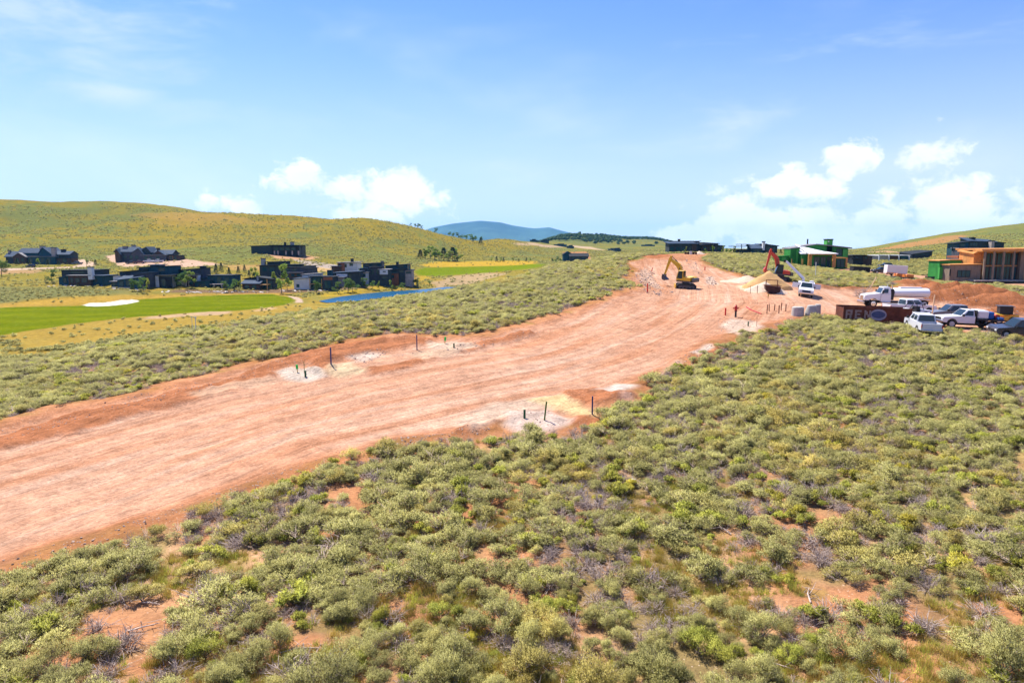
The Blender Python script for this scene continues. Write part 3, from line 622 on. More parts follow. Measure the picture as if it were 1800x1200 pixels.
STRAW = leafmat('dry_grass', (.42, .30, .07), (.50, .38, .10), (.30, .33, .06), .3)
def joined(name, T, tint, tv, tf, m1, m2):
    """foliage and stems of a distant bush in one mesh"""
    n = len(T); V_ = np.concatenate([T, tv]); me = bpy.data.meshes.new(name)
    F1 = np.arange(n).reshape(-1, 3); F2 = tf+n
    me.vertices.add(len(V_)); me.vertices.foreach_set('co', V_.astype('f').ravel())
    li = np.concatenate([F1.ravel(), F2.ravel()]); stt = np.concatenate([np.arange(0, F1.size, 3), F1.size+np.arange(0, F2.size, 4)])
    me.loops.add(len(li)); me.loops.foreach_set('vertex_index', li.astype('i')); me.polygons.add(len(stt)); me.polygons.foreach_set('loop_start', stt.astype('i'))
    me.polygons.foreach_set('material_index', np.concatenate([np.zeros(len(F1)), np.ones(len(F2))]).astype('i'))
    me.update(calc_edges=True); a = me.attributes.new('tint', 'FLOAT', 'POINT'); a.data.foreach_set('value', np.concatenate([tint, np.zeros(len(tv))]).astype('f'))
    me.materials.append(m1); me.materials.append(m2); return with_normals(me, np.concatenate([LASTN[0], tv-tv.mean(0)+np.array([0, 0, .3])]))
protoN = []      # (foliage mesh, stems mesh)
for i in range(7):
    T, ti, tv, tf = shrub(100+i, R_=.5+.12*(i % 3), Hh=.72+.1*(i % 2), tufts=430, leaves=13, L=.058, wd=.016, lobes=8+i % 4)
    protoN.append((with_normals(tri_mesh('sage_foliage', T, ti, SAGE), LASTN[0]), tri_mesh('sage_stems', tv, None, TWIG, tf)))
protoG = []
for i in range(3):
    T, ti, tv, tf = shrub(200+i, R_=.42, Hh=.6, tufts=330, leaves=13, L=.06, wd=.016, upr=.9, lobes=6)
    protoG.append((with_normals(tri_mesh('green_foliage', T, ti, SAGE2), LASTN[0]), tri_mesh('green_stems', tv, None, TWIG, tf)))
protoD = []
for i in range(5):
    tv, tf = dead_bush(300+i, .5+.1*(i % 2), .5); protoD.append(tri_mesh('dead_branches', tv, None, DEAD, tf))
def coll(name, meshes):
    c_ = bpy.data.collections.new(name)
    for i, me in enumerate(meshes):
        o = bpy.data.objects.new('%s_%02d' % (name, i), me); c_.objects.link(o)
    return c_
mid = []
for i in range(6):
    T, ti, tv, tf = shrub(400+i, R_=.52+.1*(i % 3), Hh=.72, tufts=260, leaves=9, L=.072, wd=.026, lobes=8+i % 3); mid.append(joined('sage_mid', T, ti, tv, tf, SAGE, TWIG))
for i in range(2):
    T, ti, tv, tf = shrub(450+i, R_=.42, Hh=.6, tufts=110, leaves=13, L=.10, wd=.03, upr=.9, lobes=6); mid.append(joined('green_mid', T, ti, tv, tf, SAGE2, TWIG))
for i in range(2): mid.append(protoD[i])
mid.append(protoD[2])
lowp = []
for i in range(5):
    T, ti, tv, tf = shrub(500+i, R_=.55, Hh=.7, tufts=60, leaves=7, L=.2, wd=.09, lobes=6); lowp.append(with_normals(tri_mesh('sage_low', T, ti, SAGE), LASTN[0]))
C_MID = coll('mid', mid); C_LOW = coll('low', lowp)
def tuft_mesh(seed, m, n=70, h=.22, r=.09):
    rs = np.random.RandomState(seed); b = rs.normal(size=(n, 3))*r; b[:, 2] = 0; d = rs.normal(size=(n, 3))*.4+np.array([0, 0, 1.]); d /= np.linalg.norm(d, axis=1)[:, None]
    return tri_mesh('grass_tuft', leaf_tris(b, d, h*(.5+rs.rand(n)), np.full(n, .014), rs), np.repeat(rs.rand(n), 3), m)
C_TUFT = coll('tuft', [tuft_mesh(1, STRAW), tuft_mesh(2, STRAW), tuft_mesh(3, SAGE2), tuft_mesh(4, STRAW, 50, .3), tuft_mesh(5, SAGE2, 60, .15)])
def scatter(name, pts, scl, rot, idx, collection, kind='stuff'):
    """one object whose points carry instances of a small set of meshes"""
    me = bpy.data.meshes.new(name); me.vertices.add(len(pts)); me.vertices.foreach_set('co', pts.astype('f').ravel())
    for nm, ty, dat, f in (('scl', 'FLOAT_VECTOR', scl, 'vector'), ('rot', 'FLOAT_VECTOR', rot, 'vector'), ('pick', 'INT', idx, 'value')):
        a = me.attributes.new(nm, ty, 'POINT'); a.data.foreach_set(f, dat.astype('i' if ty == 'INT' else 'f').ravel())
    o = bpy.data.objects.new(name, me); COL.objects.link(o); o['kind'] = kind
    ng = bpy.data.node_groups.new('scatter_'+name, 'GeometryNodeTree'); ng.interface.new_socket('Geometry', in_out='INPUT', socket_type='NodeSocketGeometry'); ng.interface.new_socket('Geometry', in_out='OUTPUT', socket_type='NodeSocketGeometry')
    gi = ng.nodes.new('NodeGroupInput'); go = ng.nodes.new('NodeGroupOutput'); ip = ng.nodes.new('GeometryNodeInstanceOnPoints'); ci = ng.nodes.new('GeometryNodeCollectionInfo')
    ci.inputs['Collection'].default_value = collection; ci.inputs['Separate Children'].default_value = True; ci.inputs['Reset Children'].default_value = True
    ip.inputs['Pick Instance'].default_value = True
    def na_(n_, t_):
        x = ng.nodes.new('GeometryNodeInputNamedAttribute'); x.data_type = t_; x.inputs[0].default_value = n_
        return [q_ for q_ in x.outputs if q_.enabled][0]
    ng.links.new(gi.outputs[0], ip.inputs['Points']); ng.links.new(ci.outputs[0], ip.inputs['Instance']); ng.links.new(na_('pick', 'INT'), ip.inputs['Instance Index'])
    ng.links.new(na_('rot', 'FLOAT_VECTOR'), ip.inputs['Rotation']); ng.links.new(na_('scl', 'FLOAT_VECTOR'), ip.inputs['Scale']); ng.links.new(ip.outputs[0], go.inputs[0])
    md_ = o.modifiers.new('scatter', 'NODES'); md_.node_group = ng
    return o
def tag(o, label=None, cat=None, group=None, kind=None):
    for k_, v_ in (('label', label), ('category', cat), ('group', group), ('kind', kind)):
        if v_: o[k_] = v_
    return o
def empty(name, loc, rz=0, label=None, cat=None, group=None):
    o = bpy.data.objects.new(name, None); COL.objects.link(o); o.location = loc; o.rotation_euler = (0, 0, rz); o.empty_display_size = .5
    return tag(o, label, cat, group)
def link(name, me, parent=None, label=None, cat=None, group=None):
    o = bpy.data.objects.new(name, me); COL.objects.link(o); o.parent = parent
    return tag(o, label, cat, group)
def look(Z, X, Y):
    a = np.arctan2(X, Y); l = np.log(np.maximum(np.hypot(X, Y), 3.01))
    i = np.clip(np.searchsorted(az_s, a)-1, 0, len(az_s)-2); j = np.clip(np.searchsorted(lr, l)-1, 0, len(lr)-2)
    s_ = (a-az_s[i])/(az_s[i+1]-az_s[i]); t_ = np.clip((l-lr[j])/(lr[j+1]-lr[j]), 0, 1)
    return (Z[i, j]*(1-s_)+Z[i+1, j]*s_)*(1-t_)+(Z[i, j+1]*(1-s_)+Z[i+1, j+1]*s_)*t_
rs = np.random.RandomState(5)
# jittered grid over the bench
g = .54
gx, gy = np.meshgrid(np.arange(-95, 175, g), np.arange(8, 205, g)); gx = gx.ravel()+rs.uniform(-.38, .38, gx.size)*g*1.6; gy = gy.ravel()+rs.uniform(-.38, .38, gy.size)*g*1.6
m = (np.abs(np.arctan2(gx, gy)) < R(47)); gx = gx[m]; gy = gy[m]
cv = look(cover, gx, gy)
dn = fbm(gx, gy, 2.6, 3, 201)*.62+fbm(gx, gy, 11, 2, 205)*.38
gap = ss(dn, .25, .36)*(.90)
gap = np.where(gy > 45, np.maximum(gap, .88), gap)
# the worn game trail and bare patches of the near slope
trail = polyz([(292, 930), (300, 990), (285, 1050), (265, 1110), (235, 1200), (200, 1280)], .1)
bare = [(G(u, v), r_) for u, v, r_ in [(850, 990, .8), (720, 1060, .9), (560, 1130, 1.0), (1165, 990, .9), (1440, 905, .9), (1640, 1085, 1.0), (1210, 1170, .8), (1410, 1010, .8), (930, 860, .7), (1650, 1150, .9),
                                       (1130, 905, .8), (890, 1040, .7), (1690, 1180, .8), (1070, 690, 1), (200, 1040, .5), (1250, 640, .6), (1115, 845, .5), (1460, 1040, .9)]]
k_ = np.ones(gx.shape)
for i in range(len(trail)-1):
    a_, b_ = trail[i], trail[i+1]; e = b_-a_; t_ = np.clip(((gx-a_[0])*e[0]+(gy-a_[1])*e[1])/(e@e), 0, 1)
    k_ = np.where(np.hypot(gx-a_[0]-t_*e[0], gy-a_[1]-t_*e[1]) < .48, 0, k_)
for (bx, by), r_ in bare: k_ = np.where(np.hypot(gx-bx, (gy-by)) < r_, 0, k_)
keep = rs.rand(gx.size) < cv*gap*k_
gx = gx[keep]; gy = gy[keep]; n = len(gx)
S = rs.uniform(.52, .92, n)*(1+.25*(fbm(gx, gy, 7, 2, 209)-.5)); S = np.where(rs.rand(n) < .16, S*1.4, S); S = np.where(rs.rand(n) < .3, S*.6, S)
sel = rs.rand(n); dead_z = fbm(gx, gy, 4, 2, 215)
kind_ = np.where((sel < .18) | ((dead_z > .53) & (sel < .46)), 2, np.where(sel > .86, 1, 0))
gz = look(ZT, gx, gy)-.03
rad = np.hypot(gx, gy)
inview = (np.abs(gx/gy) < .80) & (gy > 13.5)
order = np.argsort(np.where(inview, rad, 1e6))
def kind_near(kd, cnt): return [i for i in order if kind_[i] == kd][:cnt]
LBL = ['silvery green sagebrush bush on the red soil of the near slope', 'bright yellow-green bush among the grey sagebrush of the near slope', 'bare dead grey bush of tangled twigs on the near slope']
near_ids = []
for kd, cnt, nm, nprot in ((0, 285, 'sagebrush', 7), (1, 60, 'green_bush', 3), (2, 60, 'dead_bush', 5)):
    ids = kind_near(kd, cnt); near_ids += ids
    for i in ids:
        p_ = rs.randint(nprot); s_ = float(S[i])*(1.0 if kd else 1.02); loc = (gx[i], gy[i], gz[i]); rz = rs.rand()*6.28
        if kd == 2:
            o = link(nm, protoD[p_]); o.location = loc; o.rotation_euler = (0, 0, rz)
        else:
            P_ = (protoN if kd == 0 else protoG)[p_]; o = empty(nm, loc, rz); link('foliage', P_[0], o); link('stems', P_[1], o)
        o.scale = (s_*rs.uniform(.9, 1.12), s_*rs.uniform(.9, 1.12), s_*rs.uniform(.85, 1.1))
        tag(o, LBL[kd], ['sagebrush', 'bush', 'dead bush'][kd], ['sagebrush bushes of the near slope', 'yellow-green bushes of the near slope', 'dead bushes of the near slope'][kd])
rest = np.ones(n, bool); rest[near_ids] = False
gx2, gy2, gz2, S2, k2 = gx[rest], gy[rest], gz[rest], S[rest], kind_[rest]
n2_ = len(gx2); pk = np.where(k2 == 0, rs.randint(0, 6, n2_), np.where(k2 == 1, rs.randint(6, 8, n2_), rs.randint(8, 11, n2_)))
rot = np.zeros((n2_, 3)); rot[:, 2] = rs.rand(n2_)*6.28; rot[:, :2] = rs.normal(size=(n2_, 2))*.08
sc3 = np.repeat(S2[:, None], 3, 1)*rs.uniform(.9, 1.15, (n2_, 3))*np.array([1.12, 1.12, .88])
lr_side = (look(RT, gx2, gy2) > 0) & (gy2 < 205)
farside = lr_side & (gx2 < 40) & (look(sdr, gx2, gy2) > 0) & (gx2 < gy2*.2+1)
isl = (~farside) & (gy2 > 95)
for nm, mk, lb in (('sagebrush_scrub', ~farside & ~isl, 'grey-green sagebrush scrub covering the slope this side of the dirt road'), ('roadside_scrub', farside, 'grey-green sagebrush scrub on the bench between the dirt road and the golf valley'),
                   ('upper_scrub', isl, 'sagebrush scrub between the dirt yard and the houses being built')):
    if mk.any(): o = scatter(nm, np.stack([gx2, gy2, gz2], 1)[mk], sc3[mk], rot[mk], pk[mk], C_MID); o['label'] = lb; o['category'] = 'scrub'
# low weeds, dry grass between the bushes
def pts_rand(num, dmin, dmax, zfun=None, amax=46):
    a = rs.uniform(-R(amax), R(amax), num); r_ = np.exp(rs.uniform(math.log(dmin), math.log(dmax), num)); return np.sin(a)*r_, np.cos(a)*r_
x, y = pts_rand(26000, 12, 90); cvv = look(cover, x, y); nn = fbm(x, y, 3, 3, 221)
mk = (rs.rand(len(x)) < cvv*ss(nn, .42, .62)); x, y = x[mk], y[mk]
z = look(ZT, x, y); n3_ = len(x); rot = np.zeros((n3_, 3)); rot[:, 2] = rs.rand(n3_)*6.28
o = scatter('dry_grass', np.stack([x, y, z], 1), np.repeat(rs.uniform(.5, 1.3, (n3_, 1)), 3, 1), rot, np.where(fbm(x, y, 6, 2, 225)+rs.normal(size=n3_)*.1 > .5, rs.randint(0, 3, n3_)*1, rs.randint(0, 5, n3_)), C_TUFT)
o['label'] = 'dry yellow grass and weeds between the bushes'; o['category'] = 'grass'
# hillsides: small far bushes
a = rs.uniform(-R(43), R(43), 90000); r_ = np.exp(rs.uniform(math.log(115), math.log(950), 90000)); x, y = np.sin(a)*r_, np.cos(a)*r_
z = look(ZT, x, y); hid = np.abs(x/y) > .82
vl = fbm(x, y, 40, 3, 231)*.5+fbm(x, y, 9, 2, 235)*.5
okk = (look(cover, x, y) < .01)&(~hid) & (look(np.where(ff.size and True, np.minimum(np.minimum(fw, g2), np.minimum(sdp, bunk)), 0), x, y) > 2) & (r_ > 125)
onb = (look(sdr, x, y) > 3) & (look(np.minimum(d_, d2), x, y) > 3)
gold_z = look(colr[..., 0]-colr[..., 1]*1.28, x, y)
okk &= onb & (rs.rand(len(x)) < np.where(gold_z > .02, .05, ss(vl, .36, .56)*.9))
x, y, z = x[okk], y[okk], z[okk]; n4_ = len(x); rot = np.zeros((n4_, 3)); rot[:, 2] = rs.rand(n4_)*6.28
dd_ = np.hypot(x, y); s4 = rs.uniform(.5, 1.0, n4_)*(1+np.clip((dd_-300)/900, 0, .6))
o = scatter('hillside_scrub', np.stack([x, y, z-.05], 1), np.stack([s4*1.1, s4*1.1, s4*.9], 1), rot, rs.randint(0, 5, n4_), C_LOW); o['label'] = 'small sagebrush dotting the far hillsides and valley sides'; o['category'] = 'scrub'
print('scrub', n, 'far', n4_)
FOR = leafmat('ridge_forest_leaves', (.05, .10, .035), (.08, .14, .05), (.08, .12, .04), .3)
T, ti, tv, tf = shrub(901, R_=.5, Hh=1.0, tufts=50, leaves=7, L=.3, wd=.16, lobes=6); C_FOR = coll('forest', [with_normals(tri_mesh('forest_crown', T, ti, FOR), LASTN[0])])
a = rs.uniform(-R(15), R(20), 60000); r_ = rs.uniform(1250, 2700, 60000); x, y = np.sin(a)*r_, np.cos(a)*r_; k = rs.rand(60000) < look(forest, x, y)*.13; x, y = x[k], y[k]; z = look(ZT, x, y); nf = len(x)
o = scatter('ridge_forest', np.stack([x, y, z], 1), np.repeat(rs.uniform(5, 9, (nf, 1)), 3, 1), np.stack([x*0, x*0, rs.rand(nf)*6], 1), np.zeros(nf, int), C_FOR); o['label'] = 'dark green woods on the ridge right of the blue mountain'; o['category'] = 'woods'; print('forest', nf)
# ------------------------------------------------------------------ mesh helper
class MB:
    def __init__(s): s.v = []; s.f = []
    def add(s, vs, fs, M=None):
        b = len(s.v); s.v += [tuple(M @ Vector(v)) if M is not None else tuple(v) for v in vs]; s.f += [tuple(b+i for i in f) for f in fs]; return s
    def box(s, x0, x1, y0, y1, z0, z1, M=None):
        return s.add([(x0, y0, z0), (x1, y0, z0), (x1, y1, z0), (x0, y1, z0), (x0, y0, z1), (x1, y0, z1), (x1, y1, z1), (x0, y1, z1)],
                     [(3, 2, 1, 0), (4, 5, 6, 7), (0, 1, 5, 4), (1, 2, 6, 5), (2, 3, 7, 6), (3, 0, 4, 7)], M)
    def hexa(s, b, t, M=None):
        """solid between bottom quad b and top quad t (4 points each, counter-clockwise from above)"""
        return s.add(list(b)+list(t), [(3, 2, 1, 0), (4, 5, 6, 7), (0, 1, 5, 4), (1, 2, 6, 5), (2, 3, 7, 6), (3, 0, 4, 7)], M)
    def prism(s, pts, a, b, axis='y', M=None):
        """polygon in the xz (axis y), yz (axis x) or xy (axis z) plane pushed from a to b"""
        def P_(p, t): return (p[0], t, p[1]) if axis == 'y' else ((t, p[0], p[1]) if axis == 'x' else (p[0], p[1], t))
        n_ = len(pts); vs = [P_(p, a) for p in pts]+[P_(p, b) for p in pts]
        return s.add(vs, [tuple(range(n_))]+[tuple(range(2*n_-1, n_-1, -1))]+[(i, n_+i, n_+(i+1) % n_, (i+1) % n_) for i in range(n_)], M)
    def tube(s, p0, p1, r0, r1=None, n_=8, M=None):
        r1 = r0 if r1 is None else r1; p0 = Vector(p0); p1 = Vector(p1); d = (p1-p0).normalized(); a = d.orthogonal().normalized(); b = d.cross(a)
        vs = [tuple(p0+(a*math.cos(6.2832*k/n_)+b*math.sin(6.2832*k/n_))*r0) for k in range(n_)]+[tuple(p1+(a*math.cos(6.2832*k/n_)+b*math.sin(6.2832*k/n_))*r1) for k in range(n_)]
        return s.add(vs, [tuple(range(n_-1, -1, -1)), tuple(range(n_, 2*n_))]+[(k, (k+1) % n_, n_+(k+1) % n_, n_+k) for k in range(n_)], M)
    def lathe(s, prof, c0, axis='y', n_=16, M=None, sx_=1, sz_=1):
        """profile [(along, radius)] turned about an axis through c0"""
        b = []; fs = []
        for (t, r_) in prof:
            for k in range(n_):
                ca, sa = math.cos(6.2832*k/n_)*r_*sx_, math.sin(6.2832*k/n_)*r_*sz_
                b.append((c0[0]+ca, c0[1]+t, c0[2]+sa) if axis == 'y' else ((c0[0]+t, c0[1]+ca, c0[2]+sa) if axis == 'x' else (c0[0]+ca, c0[1]+sa, c0[2]+t)))
        for j in range(len(prof)-1):
            for k in range(n_): fs.append((j*n_+k, j*n_+(k+1) % n_, (j+1)*n_+(k+1) % n_, (j+1)*n_+k))
        fs += [tuple(range(n_-1, -1, -1)), tuple(range((len(prof)-1)*n_, len(prof)*n_))]
        return s.add(b, fs, M)
    def build(s, name, m, parent=None, label=None, cat=None, group=None, bevel=0, smooth=False):
        me = bpy.data.meshes.new(name); me.from_pydata(s.v, [], s.f); me.materials.append(m)
        bm = bmesh.new(); bm.from_mesh(me); bmesh.ops.recalc_face_normals(bm, faces=bm.faces); 
        if bevel: bmesh.ops.bevel(bm, geom=bm.edges[:], offset=bevel, segments=1, affect='EDGES', clamp_overlap=True)
        bm.to_mesh(me); bm.free()
        if smooth:
            for p_ in me.polygons: p_.use_smooth = True
            me.set_sharp_from_angle(angle=R(35))
        return link(name, me, parent, label, cat, group)
# ------------------------------------------------------------------ materials for built things
def M_(name, r_, g_, b_, rough=.7, var=.12, scale=.6, **k): return plain(name, (r_, g_, b_), rough, var, scale, **k)
def siding(name, col_, pitch=.3, rough=.75, axis=0):
    m, N, bs = mat(name); t = N.node('ShaderNodeTexCoord').outputs['Object']; sx_ = N.node('ShaderNodeSeparateXYZ'); N.l.new(t, sx_.inputs[0])
    p_ = N.math('FRACT', N.math('DIVIDE', N.math('ADD', sx_.outputs[axis], sx_.outputs[1] if axis == 0 else 0.0), pitch))
    gr = N.ramp(p_, 0, .1, .6, 1); nz_ = N.ramp(N.noise(t, .7, 5, .6), .3, .7, .82, 1.18)
    N.set(bs.inputs['Base Color'], N.vmath('SCALE', tuple(col_), N.math('MULTIPLY', gr, nz_))); bs.inputs['Roughness'].default_value = rough; bs.inputs['Specular IOR Level'].default_value = .12
    b_ = N.node('ShaderNodeBump'); b_.inputs['Distance'].default_value = .03; N.set(b_.inputs['Height'], gr); N.l.new(b_.outputs[0], bs.inputs['Normal'])
    return m
CHAR = siding('charcoal_siding', (.048, .060, .064)); TEAL = siding('blue_black_siding', (.026, .075, .10)); BROWN = siding('brown_siding', (.10, .06, .045)); PURP = siding('slate_siding', (.075, .075, .095))
WHITE = M_('white_stucco', .62, .62, .62); GREYC = M_('concrete', .36, .34, .31, .85, .2, 1.5); STONE = M_('pale_stone', .40, .33, .29, .9, .35, 1.2)
ROOFB = siding('blue_grey_metal_roof', (.045, .07, .115), .5, .8); ROOFD = siding('dark_metal_roof', (.025, .028, .034), .5, .8); ROOFW = siding('white_roof_membrane', (.68, .70, .74), 1.2, .6); ROOFG = M_('grey_roof', .20, .19, .20)
GRN = siding('green_sheathing', (.04, .23, .045), 1.22, .7); GRND = M_('green_wall_wrap', .07, .36, .06, .6); OSB = M_('orange_timber', .55, .25, .07, .7, .25, 1.5); OSBD = M_('oriented_strand_board', .48, .27, .09, .8, .3, 1.5)
TAN = siding('tan_wall_board', (.24, .185, .135), 1.22, .85); TRIM = M_('black_trim', .018, .02, .023, .6); WOODR = M_('rust_cladding', .28, .10, .05, .8, .3, 1)
mg, N, bs = mat('dark_glass'); bs.inputs['Base Color'].default_value = (.02, .07, .085, 1); bs.inputs['Roughness'].default_value = .07; GLASS = mg
class House:
    def __init__(s, name, label, u, d, cat='house', group=None, dz=0):
        x, y, z = at(u, d); s.o = empty(name, (x, y, z+dz), 0, label, cat, group); s.uc, s.vb, zc = proj(x, y, z+dz); s.x, s.y, s.z = x, y, z+dz
    def X(s, u, y=0):
        d_ = s.y+y; return (u-900)/F*(d_*cp-(s.z-CH)*sp)-s.x
    def Z(s, v, y=0): return zv(s.y+y, v)-s.z
    def wing(s, u0, u1, vl, vr=None, y0=0, y1=9, wall=None, roof=None, over=.55, th=.28, bl=None, br=None, vb=None, name='wall'):
        wall = wall or CHAR; roof = roof or ROOFD; vr = vl if vr is None else vr
        x0, x1 = s.X(u0, y0), s.X(u1, y0); zb = -3 if vb is None else s.Z(vb, y0); zs = [s.Z(vl, y0), s.Z(vr, y0), s.Z(vr, y0) if br is None else s.Z(br, y1), s.Z(vl, y0) if bl is None else s.Z(bl, y1)]; t = th+.02
        MB().hexa([(x0, y0, zb), (x1, y0, zb), (x1, y1, zb), (x0, y1, zb)], [(x0, y0, zs[0]-t), (x1, y0, zs[1]-t), (x1, y1, zs[2]-t), (x0, y1, zs[3]-t)]).build(name, wall, s.o)
        def zi(fx, fy): return (zs[0]*(1-fx)+zs[1]*fx)*(1-fy)+(zs[3]*(1-fx)+zs[2]*fx)*fy
        ex = over/(x1-x0); ey = over/(y1-y0); q_ = [(-ex, -ey), (1+ex, -ey), (1+ex, 1+ey), (-ex, 1+ey)]
        P_ = [(x0+(x1-x0)*a, y0+(y1-y0)*b, zi(a, b)) for a, b in q_]
        MB().hexa([(a, b, c_-th) for a, b, c_ in P_], P_).build('roof', roof, s.o); return s
    def gable(s, u0, um, u1, ve0, vr, ve1, y0=0, y1=10, wall=None, roof=None, over=.5, th=.3):
        wall = wall or CHAR; roof = roof or ROOFB; X = lambda u: s.X(u, y0); Z = lambda v: s.Z(v, y0); t = th+.03
        MB().prism([(X(u0), -3), (X(u1), -3), (X(u1), Z(ve1)-t), (X(um), Z(vr)-t), (X(u0), Z(ve0)-t)], y0, y1).build('wall', wall, s.o)
        for a, za, b, zb_ in ((X(u0), Z(ve0), X(um), Z(vr)), (X(u1), Z(ve1), X(um), Z(vr))):
            f = over/abs(b-a); a2 = a-(b-a)*f; za2 = za-(zb_-za)*f
            MB().prism([(a2, za2-th), (a2, za2), (b, zb_), (b, zb_-th)], y0-over, y1+over).build('roof', roof, s.o)
        return s
    def ridge(s, u0, u1, ve, vr, y0=0, y1=10, wall=None, roof=None, over=.6, th=.3):
        wall = wall or CHAR; roof = roof or ROOFB; ym = (y0+y1)/2; t = th+.03; X = lambda u: s.X(u, y0); Z = lambda v: s.Z(v, ym if v == vr else y0)
        MB().prism([(y0, -3), (y1, -3), (y1, Z(ve)-t), (ym, Z(vr)-t), (y0, Z(ve)-t)], X(u0), X(u1), 'x').build('wall', wall, s.o)
        for a, b in ((y0, ym), (y1, ym)):
            f = over/abs(b-a); a2 = a-(b-a)*f; za = Z(ve)-(Z(vr)-Z(ve))*f
            MB().prism([(a2, za-th), (a2, za), (b, Z(vr)), (b, Z(vr)-th)], X(u0)-over, X(u1)+over, 'x').build('roof', roof, s.o)
        return s
    def box(s, name, u0, u1, v0, v1, y0, y1, m, label=None):
        MB().box(s.X(u0, y0), s.X(u1, y0), y0, y1, s.Z(v1, y0), s.Z(v0, y0)).build(name, m, s.o, label); return s
    def chimney(s, u0, u1, v0, v1, y0, m=None, d=1.4):
        c_ = MB().box(s.X(u0, y0), s.X(u1, y0), y0, y0+d, s.Z(v1, y0)-1, s.Z(v0, y0)).build('chimney', m or STONE, s.o)
        MB().box(s.X(u0, y0)-.12, s.X(u1, y0)+.12, y0-.12, y0+d+.12, s.Z(v0, y0)+.01, s.Z(v0, y0)+.35).build('cap', TRIM, c_); return s
    def win(s, u0, u1, v0, v1, y=0, nx=1, nz=1, fr=.1, glass=None, frame=None):
        x0, x1, z0, z1 = s.X(u0, y), s.X(u1, y), s.Z(v1, y), s.Z(v0, y); f = MB(); a, b = y-.07, y+.05
        f.box(x0, x1, a, b, z0, z0+fr).box(x0, x1, a, b, z1-fr, z1).box(x0, x0+fr, a, b, z0+fr, z1-fr).box(x1-fr, x1, a, b, z0+fr, z1-fr)
        for i in range(1, nx): xx = x0+(x1-x0)*i/nx; f.box(xx-fr*.35, xx+fr*.35, a, b, z0+fr, z1-fr)
        w_ = f.build('window', frame or TRIM, s.o)
        for i in range(nx):
            q0 = x0+(x1-x0)*i/nx+fr*.6; q1 = x0+(x1-x0)*(i+1)/nx-fr*.6
            MB().box(q0, q1, y-.03, y-.01, z0+fr*.8, z1-fr*.8).build('pane', glass or GLASS, w_)
        return s
    def post(s, u, v0, v1, y, m=None, r_=.13, lean=0):
        MB().box(s.X(u, y)-r_, s.X(u, y)+r_, y-r_, y+r_, s.Z(v1, y), s.Z(v0, y)).build('post', m or OSB, s.o); return s
# --- golf-side houses, upper terrace
GV = 'dark modern villas along the golf course'
h = House('gabled_lodge', 'long dark teal gabled lodge with stone chimneys on the terrace at the far left', 65, 400)
h.ridge(34, 78, 443.5, 436, 1, 9, TEAL, ROOFB).ridge(11, 27, 450, 441.5, -1, 8, CHAR, ROOFB).gable(70, 78, 92, 444, 434.5, 446, -1, 11, TEAL, ROOFB).ridge(97, 123, 446.5, 441, 0, 8, CHAR, ROOFB)
h.gable(24, 35, 47, 451, 444, 451, -2, 6, BROWN, ROOFG).wing(50, 98, 450.5, 450.5, -3, 3, TEAL, ROOFG).wing(96, 126, 453.5, 453.5, -2, 4, BROWN, ROOFD)
h.chimney(92, 98, 436, 452, -1.5, STONE, 2).chimney(16, 19, 440.5, 446, 2, STONE).chimney(72, 80, 433, 440, 4, STONE).chimney(109, 116, 439, 443, 3, TRIM)
for a, b in ((52, 58), (62, 68), (72, 80), (84, 90)): h.win(a, b, 453.5, 461, -3.0)
h.win(100, 106, 447.5, 452, 0).win(110, 118, 455, 461, -2).win(29, 34, 453, 460, -2).win(38, 43, 453, 460, -2)
h = House('hillside_house', 'big slate gabled house on a bare pink gravel pad with cars parked in front', 257, 405)
h.ridge(206, 240, 441.5, 434, 2, 10, PURP, ROOFB).gable(231, 245, 254, 445, 436, 447, -1, 9, PURP, ROOFB).gable(250, 259, 266, 440, 433.5, 442, 1, 10, CHAR, ROOFB).ridge(272, 303, 445.5, 439, 1, 9, BROWN, ROOFB)
h.gable(268, 280, 290, 447, 440, 447, -1, 6, BROWN, ROOFB).wing(250, 292, 448, 448, -2, 4, PURP, ROOFG).wing(288, 314, 448.5, 448.5, 0, 8, BROWN, ROOFD).gable(203, 206.5, 212, 441, 437, 445, 0, 8, BROWN, ROOFB)
h.chimney(217, 225, 433.5, 440, 5, STONE).chimney(233, 239, 431.5, 436, 7, STONE).chimney(277, 281, 436.5, 441, 4, BROWN)
for a, b in ((209, 214), (217, 223), (228, 234), (238, 244)): h.win(a, b, 449, 455, 2 if b < 226 else -1.0)
for a, b in ((254, 260), (263, 268), (275, 281)): h.win(a, b, 450.5, 456, -2.0)
h.win(290, 294, 450, 456, 0).win(299, 304, 450, 456, 0, frame=OSB).win(307, 311, 450, 456, 0)
h = House('flat_roofed_house', 'wide flat-roofed black house on pale stilts high on the hillside', 495, 430)
h.wing(479, 526, 430.5, 430.5, 0, 14, TRIM, ROOFD, over=1.6).wing(442, 478, 432, 431, 1, 10, CHAR, ROOFD, over=1.2).box('deck', 478, 533, 433.6, 434.6, -3, 1, TRIM)
for u in (483, 489, 503, 514, 525): h.post(u, 441, 448, -2.6, STONE, .35)
h.post(531, 434, 447, -2.4, TRIM, .2).chimney(500, 503, 426.5, 430, 5, TRIM).chimney(511, 517, 426, 430, 5, STONE)
for a, b in ((482, 490), (492, 500), (502, 510), (512, 520)): h.win(a, b, 434.8, 440.5, -.05)
h.win(450, 456, 434, 437, 1).win(462, 470, 434, 437, 1)
